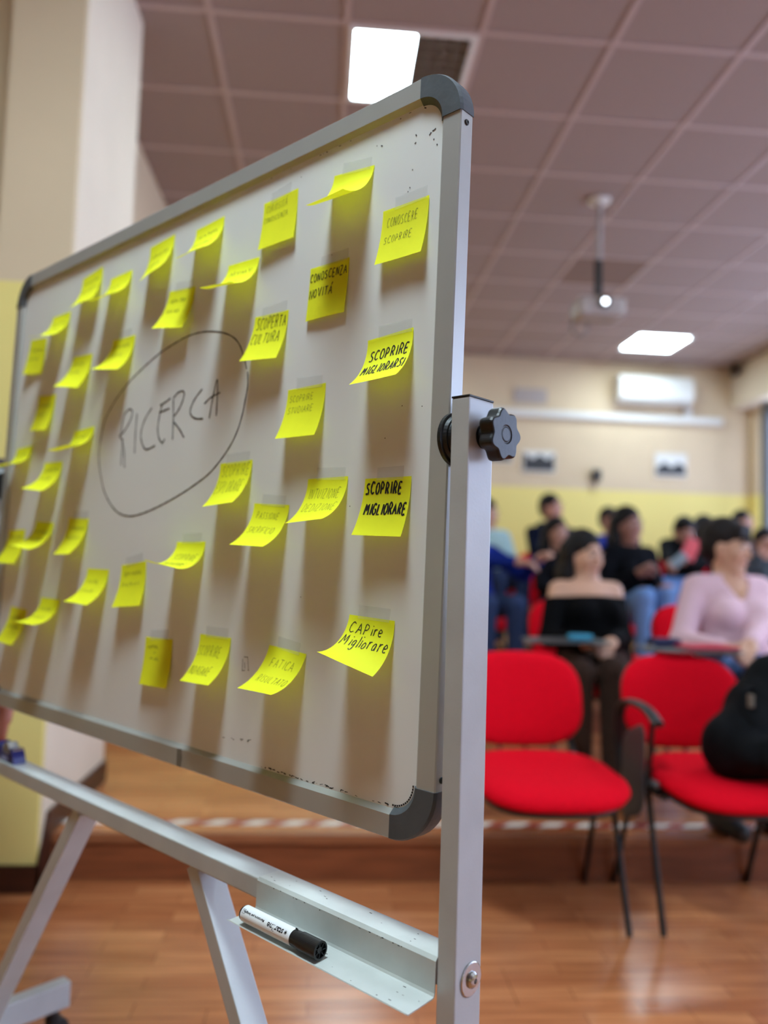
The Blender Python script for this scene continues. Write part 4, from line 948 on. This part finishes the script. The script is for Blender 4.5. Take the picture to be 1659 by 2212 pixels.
P9 = person('person in a black jacket and blue jeans turned sideways with the head bent down', A(1478, 1152, 6.5), FL[3], -.55, .5, -.45, .10, .97, True, (176, 124, 106), (20, 15, 15), 'short', False, ('jacket', (20, 21, 24)), 'hood',
            bottom=('jeans', (104, 138, 190)), wrists={1: A(1478, 1214, 6.12), -1: A(1448, 1220, 6.1)}, knees={1: A(1402, 1262, 6.12), -1: A(1386, 1268, 6.2)}, h=.010)
P10 = person('person with long dark hair directly behind the coral folder', A(1526, 1143, 7.45), FL[3], .2, .5, .05, .15, .98, True, (190, 136, 116), (26, 18, 16), 'long', False, ('sweater', (26, 26, 30)), 'round',
             wrists={1: A(1520, 1200, 7.1), -1: A(1500, 1200, 7.1)}, h=.011)
P11 = person('person with dark hair in the last row behind the woman in the pink sweater', A(1606, 1130, 8.1), FL[3], .1, .4, 0, .15, 1.0, False, (186, 136, 120), (22, 18, 18), 'short', False, ('sweater', (44, 44, 52)), 'round', h=.011)
P12 = person('person at the right edge of the picture leaning the head on a hand', A(1652, 1176, 6.2), FL[2], .0, -.2, -.2, .15, .95, True, (196, 148, 130), (20, 16, 16), 'short', False, ('cardigan', (70, 76, 82)), 'round',
             wrists={-1: A(1640, 1200, 5.95)}, h=.011)
for P, nm in ((P3, 'the man in the navy jacket'), (P4, 'the half hidden girl with long hair'), (P5, 'the person in mint green'), (P6, 'the person with the deep blue sleeve'), (P7, 'the young man in the blue shirt'),
              (P8, 'the woman in the black hoodie'), (P9, 'the sideways person in blue jeans'), (P10, 'the person behind the coral folder'), (P11, 'the person in the last row behind the pink sweater'), (P12, 'the person at the right picture edge')):
    place_chair(P['org'][0], P['org'][1]+.13, P['org'][2], 'red chair under '+nm, math.atan2(P['fw'][0], -P['fw'][1]))
hx = at(6, 1540, 2.0)
P13 = person('person standing at the left picture edge with one arm hanging, only the hand in view', (hx[0]-.20, 2.06, 1.50), 0, -.1, .3, 0, .02, .98, True, (176, 112, 92), (40, 28, 24), 'short', False, ('sweater', (70, 60, 64)), 'round',
             wrists={1: (hx[0]+.004, 2.0, hx[2]+.072), -1: (hx[0]-.44, 2.0, .80)}, standing=True, h=.008)
del P13['obj']['group']
# necklace of the woman in pink, bare strap of the woman in black
o_ = P2['org']; bm = B(); q = [P2['nb']+P2['lf']*x+P2['fw']*y+P2['sp']*z-o_ for x, y, z in ((-.062, .03, .01), (-.04, .075, -.03), (0, .098, -.065), (.04, .075, -.03), (.062, .03, .01))]
tube(bm, smooth_line([tuple(v) for v in q]), .0018, 8); obj('necklace', bm, mat('gold', (214, 186, 120), .25, metal=1), P2['obj'])
# empty chairs of the second row
place_chair(*A(1312, 1340, 4.35)[:2], FL[1], 'empty red chair between the two women in the second row', .18)
place_chair(.56, 3.72, FL[1], 'red chair just right of the whiteboard post in the second row', .1)
place_chair(*A(1640, 1215, 5.2)[:2], FL[2], 'empty red chair behind the shoulder of the woman in the pink sweater', 0)
# things on laps and tablets
def slab(name, label, cat, c, sz, rz, m, bev=.002):
    t = obj(name, bx((-sz[0]/2, -sz[1]/2, 0), (sz[0]/2, sz[1]/2, sz[2]), bev), m, loc=tuple(c), rot=(0, 0, rz)); return tag(t, label, cat)
def tablet_board(label, c, rz):
    t = thing('lap_board', label, 'board', tuple(c), rz); obj('board', pad(.36, .24, .014, 0, 0, lambda x, y, z: Vector((x, y, z)), 5), m_tab, t)
    obj('hinge', lathe(B(), (-.16, -.02, -.012), (0, 0, 1), [(0, .022), (.012, .022), (.02, .016), (.026, .016)], 16), mat('hinge_grey', (128, 128, 130), .4, metal=.5), t)
    return t
tp = at(1490, 1403, 2.98)

tablet_board('grey writing board across the lap of the woman in the pink sweater', tp, .0)
tp = tp+Vector((.05, -.01, .008))
slab('notebook', 'red notebook on the writing tablet of the woman in the pink sweater', 'notebook', tp, (.21, .15, .012), .1, mat('red_cover', (196, 40, 62), .5))
slab('pencil_case', 'dark blue pencil case beside the red notebook', 'pencil case', tp+Vector((-.14, .04, 0)), (.12, .06, .03), .2, mat('navy_cloth', (26, 28, 66), .8), .008)
lb = A(1225, 1384, 3.32)
tablet_board('dark folding writing board across the lap of the woman in the off-shoulder top', lb, .1)
slab('pencil_case', 'turquoise pencil case on the dark writing board', 'pencil case', lb+np.array([.035, -.06, .008]), (.105, .035, .026), .1, mat('turquoise_cloth', (52, 140, 168), .7), .01)
fc = A(1482, 1208, 6.02)
fo = slab('folder', 'coral pink folder held up in the middle of the audience', 'folder', fc, (.12, .02, .17), .2, mat('coral_card', (226, 96, 104), .6)); fo.rotation_euler = (.25, .3, .2)
bk = A(1514, 1206, 7.02)
fo = slab('book', 'cream covered book held behind the coral folder', 'book', bk, (.10, .02, .14), -.2, mat('cream_cover', (196, 186, 140), .6)); fo.rotation_euler = (.2, -.2, -.2)
ph = A(1452, 1222, 5.98)
fo = slab('phone', 'pale blue phone held left of the coral folder', 'phone', ph, (.075, .012, .13), .4, mat('pale_blue_case', (150, 176, 190), .4)); fo.rotation_euler = (.5, .7, .2)
# ------------------------------------------------------------------ backpack on the front chair
bp = thing('backpack', 'black backpack slumped on the red front row chair', 'backpack', (1.45, 2.52, .455), 0)
o_ = np.array([1.45, 2.52, .455]); mb = mat('black_nylon', (9, 10, 13), .85, spec=.15, var=.3, scale=25, bump=.5, bscale=60)
f = Field(o_-V3(.36, .3, .03), o_+V3(.40, .3, .48), .010)
for a, b, ra, rb in (((-.13, -.04, .10), (.20, -.02, .11), .105, .115), ((-.02, .02, .20), (.22, .03, .24), .11, .12), ((.05, .06, .30), (.25, .07, .36), .085, .08), ((-.19, -.07, .145), (-.10, -.05, .15), .035, .07)):
    f.cone(o_+V3(*a), o_+V3(*b), ra, rb, .06)
f.cone(o_+V3(-.13, -.13, .10), o_+V3(.15, -.13, .10), .055, .06, .02); f.cut(o_, V3(0, 0, -1.)); f.mesh('bag_body', mb, bp, o_)
f = Field(o_-V3(.3, .3, .02), o_+V3(.4, .2, .4), .009); f.cone(o_+V3(-.08, -.155, .10), o_+V3(.17, -.15, .11), .06, .065, .03); f.cut(o_+V3(0, 0, .01), V3(0, 0, -1.)); f.mesh('front_pocket', mb, bp, o_)
obj('strap', tube(B(), smooth_line([(-.05, -.02, .27), (-.105, -.05, .285), (-.13, -.08, .24), (-.12, -.12, .18)]), .017, 10, .006), mb, bp)
obj('buckle', bx((-.128, -.118, .235), (-.112, -.1, .275), .003), mat('grey_buckle', (96, 88, 76), .5), bp)
obj('brand_patch', bx((-.028, -.2195, .118), (.018, -.2165, .138), .003), mat('patch_beige', (206, 200, 186), .5), bp)
obj('zip', tube(B(), smooth_line([(-.10, -.195, .155), (0, -.205, .17), (.14, -.20, .175)]), .003, 8), mat('zip_dark', (40, 44, 52), .4, metal=.4), bp)
# ================================================================== BACK WALL AND CEILING THINGS
ac = thing('air_conditioner', 'white split air conditioner high on the back wall', 'air conditioner', (3.62, YB, 3.0), 0)
prof = [(0, 0), (-.14, 0), (-.19, .03), (-.205, .1), (-.205, .23), (-.18, .285), (-.14, .295), (0, .295)]
bm = B(); loft(bm, [[bm.verts.new((x, y, z)) for y, z in prof] for x in (-.42, .42)]); obj('casing', bm, m_white, ac)
obj('flap', box(B(), (-.36, -.2, .012), (.36, -.145, .018), 0, None), mat('flap_grey', (190, 190, 186), .4), ac)
for k in range(4): obj('grille_slat', bx((-.38, -.208, .10+k*.035), (.38, -.2045, .112+k*.035)), mat('slat_white', (212, 210, 204), .45), ac)
tag(obj('cable_trunking', bx((1.5, YB-.06, 2.80), (4.45, YB, 2.875), .004), m_white), 'long white cable trunking along the back wall below the air conditioner', 'trunking')
tag(obj('trunking_branch', bx((4.02, YB-.05, 2.876), (4.09, YB, 2.995), .004), m_white), 'short vertical trunking between air conditioner and long trunking', 'trunking')
def picture(label, x0, x1, z0, z1, seed, dark):
    t = thing('picture', label, 'picture', ((x0+x1)/2, YB, z0), 0, 'black and white pictures on the back wall'); w2, hh = (x1-x0)/2, z1-z0
    obj('mount', bx((-w2, -.018, 0), (w2, 0, hh), .003), mat('picture_mount', (222, 220, 214), .5), t)
    bm = B(); R = random.Random(seed)     # printed dark shapes
    n = 24; top_ = [(-w2*.92+2*w2*.92*k/n, hh*(dark+.1*math.sin(k*.55+seed)+.03*R.random())) for k in range(n+1)]
    for (xa, za), (xb, zb) in zip(top_, top_[1:]): bm.faces.new([bm.verts.new(v) for v in ((xa, -.0186, hh*.08), (xb, -.0186, hh*.08), (xb, -.0186, zb), (xa, -.0186, za))])
    bmesh.ops.remove_doubles(bm, verts=bm.verts, dist=1e-5); obj('printed_image', bm, mat('picture_dark', (46, 46, 48), .5, var=.4, scale=14), t)
picture('dark toned landscape picture on the back wall nearest the knob', 2.165, 2.54, 2.18, 2.42, 1, .72)
picture('paler black and white picture on the back wall under the air conditioner', 3.68, 4.05, 2.19, 2.455, 4, .5)
picture('dark picture on the back wall mostly hidden behind the black knob', 1.62, 2.05, 2.28, 2.47, 2, .75)
ht = thing('wall_speaker', 'small dark speaker on the wall between the two pictures', 'speaker', (3.0, YB, 2.08), 0)
obj('housing', bx((-.045, -.08, .03), (.045, -.02, .155), .01), m_black, ht); obj('bracket', bx((-.012, -.03, 0), (.012, 0, .09), .003), m_black, ht)
tag(obj('notice_board', bx((2.05, YB-.02, 2.955), (2.43, YB, 3.12), .004), mat('notice_grey', (176, 164, 158), .6)), 'faint grey plate on the back wall above the trunking', 'plate')
cm = thing('security_camera', 'small black camera under the ceiling in the back right corner', 'camera', (4.50, 8.5, CEIL-.006), 0)
obj('mount', lathe(B(), (0, 0, 0), (0, 0, -1), [(0, .04), (.02, .04), (.03, .02), (.06, .02)], 18), m_black, cm); obj('housing', lathe(B(), (.03, .08, -.085), (-.35, -1, -.1), [(0, .035), (.01, .042), (.14, .042), (.15, .036)], 20), m_black, cm)
# projector on its pole
pj = thing('projector', 'white projector with lit lens hanging on a pole from the ceiling', 'projector', (1.675, 4.86, CEIL-.006), 0)
obj('ceiling_plate', lathe(B(), (0, 0, 0), (0, 0, -1), [(0, .07), (.012, .07), (.02, .03)], 24), m_white, pj)
obj('pole', lathe(B(), (0, 0, -.01), (0, 0, -1), [(0, .02), (.4, .02)], 20), mat('pole_white', (176, 168, 166), .4), pj)
obj('bracket', tube(B(), [(0, 0, -.40), (0, 0, -.62)], .026, 14), m_black, pj)
obj('casing', bx((-.15, -.11, -.78), (.15, .12, -.66), .03), mat('projector_white', (172, 162, 158), .45), pj)
obj('bracket_arm', bx((-.09, -.05, -.665), (.09, .05, -.645), .004), m_black, pj)
obj('lens_barrel', lathe(B(), (.0, -.105, -.705), (0, -1, 0), [(0, .036), (.03, .036), (.032, .028)], 24), m_black, pj)
obj('lens', lathe(B(), (.0, -.128, -.705), (0, -1, 0), [(0, .027), (.006, .024), (.010, .014)], 24), emit('projector_lens', (235, 245, 255), 9.0), pj)
obj('cable_loop', tube(B(), smooth_line([(-.10, .08, -.70), (-.16, .04, -.78), (-.15, .02, -.86), (-.09, .02, -.88), (-.05, .04, -.82), (-.04, .08, -.76)]), .007, 8), mat('grey_cable', (116, 108, 104), .5), pj)
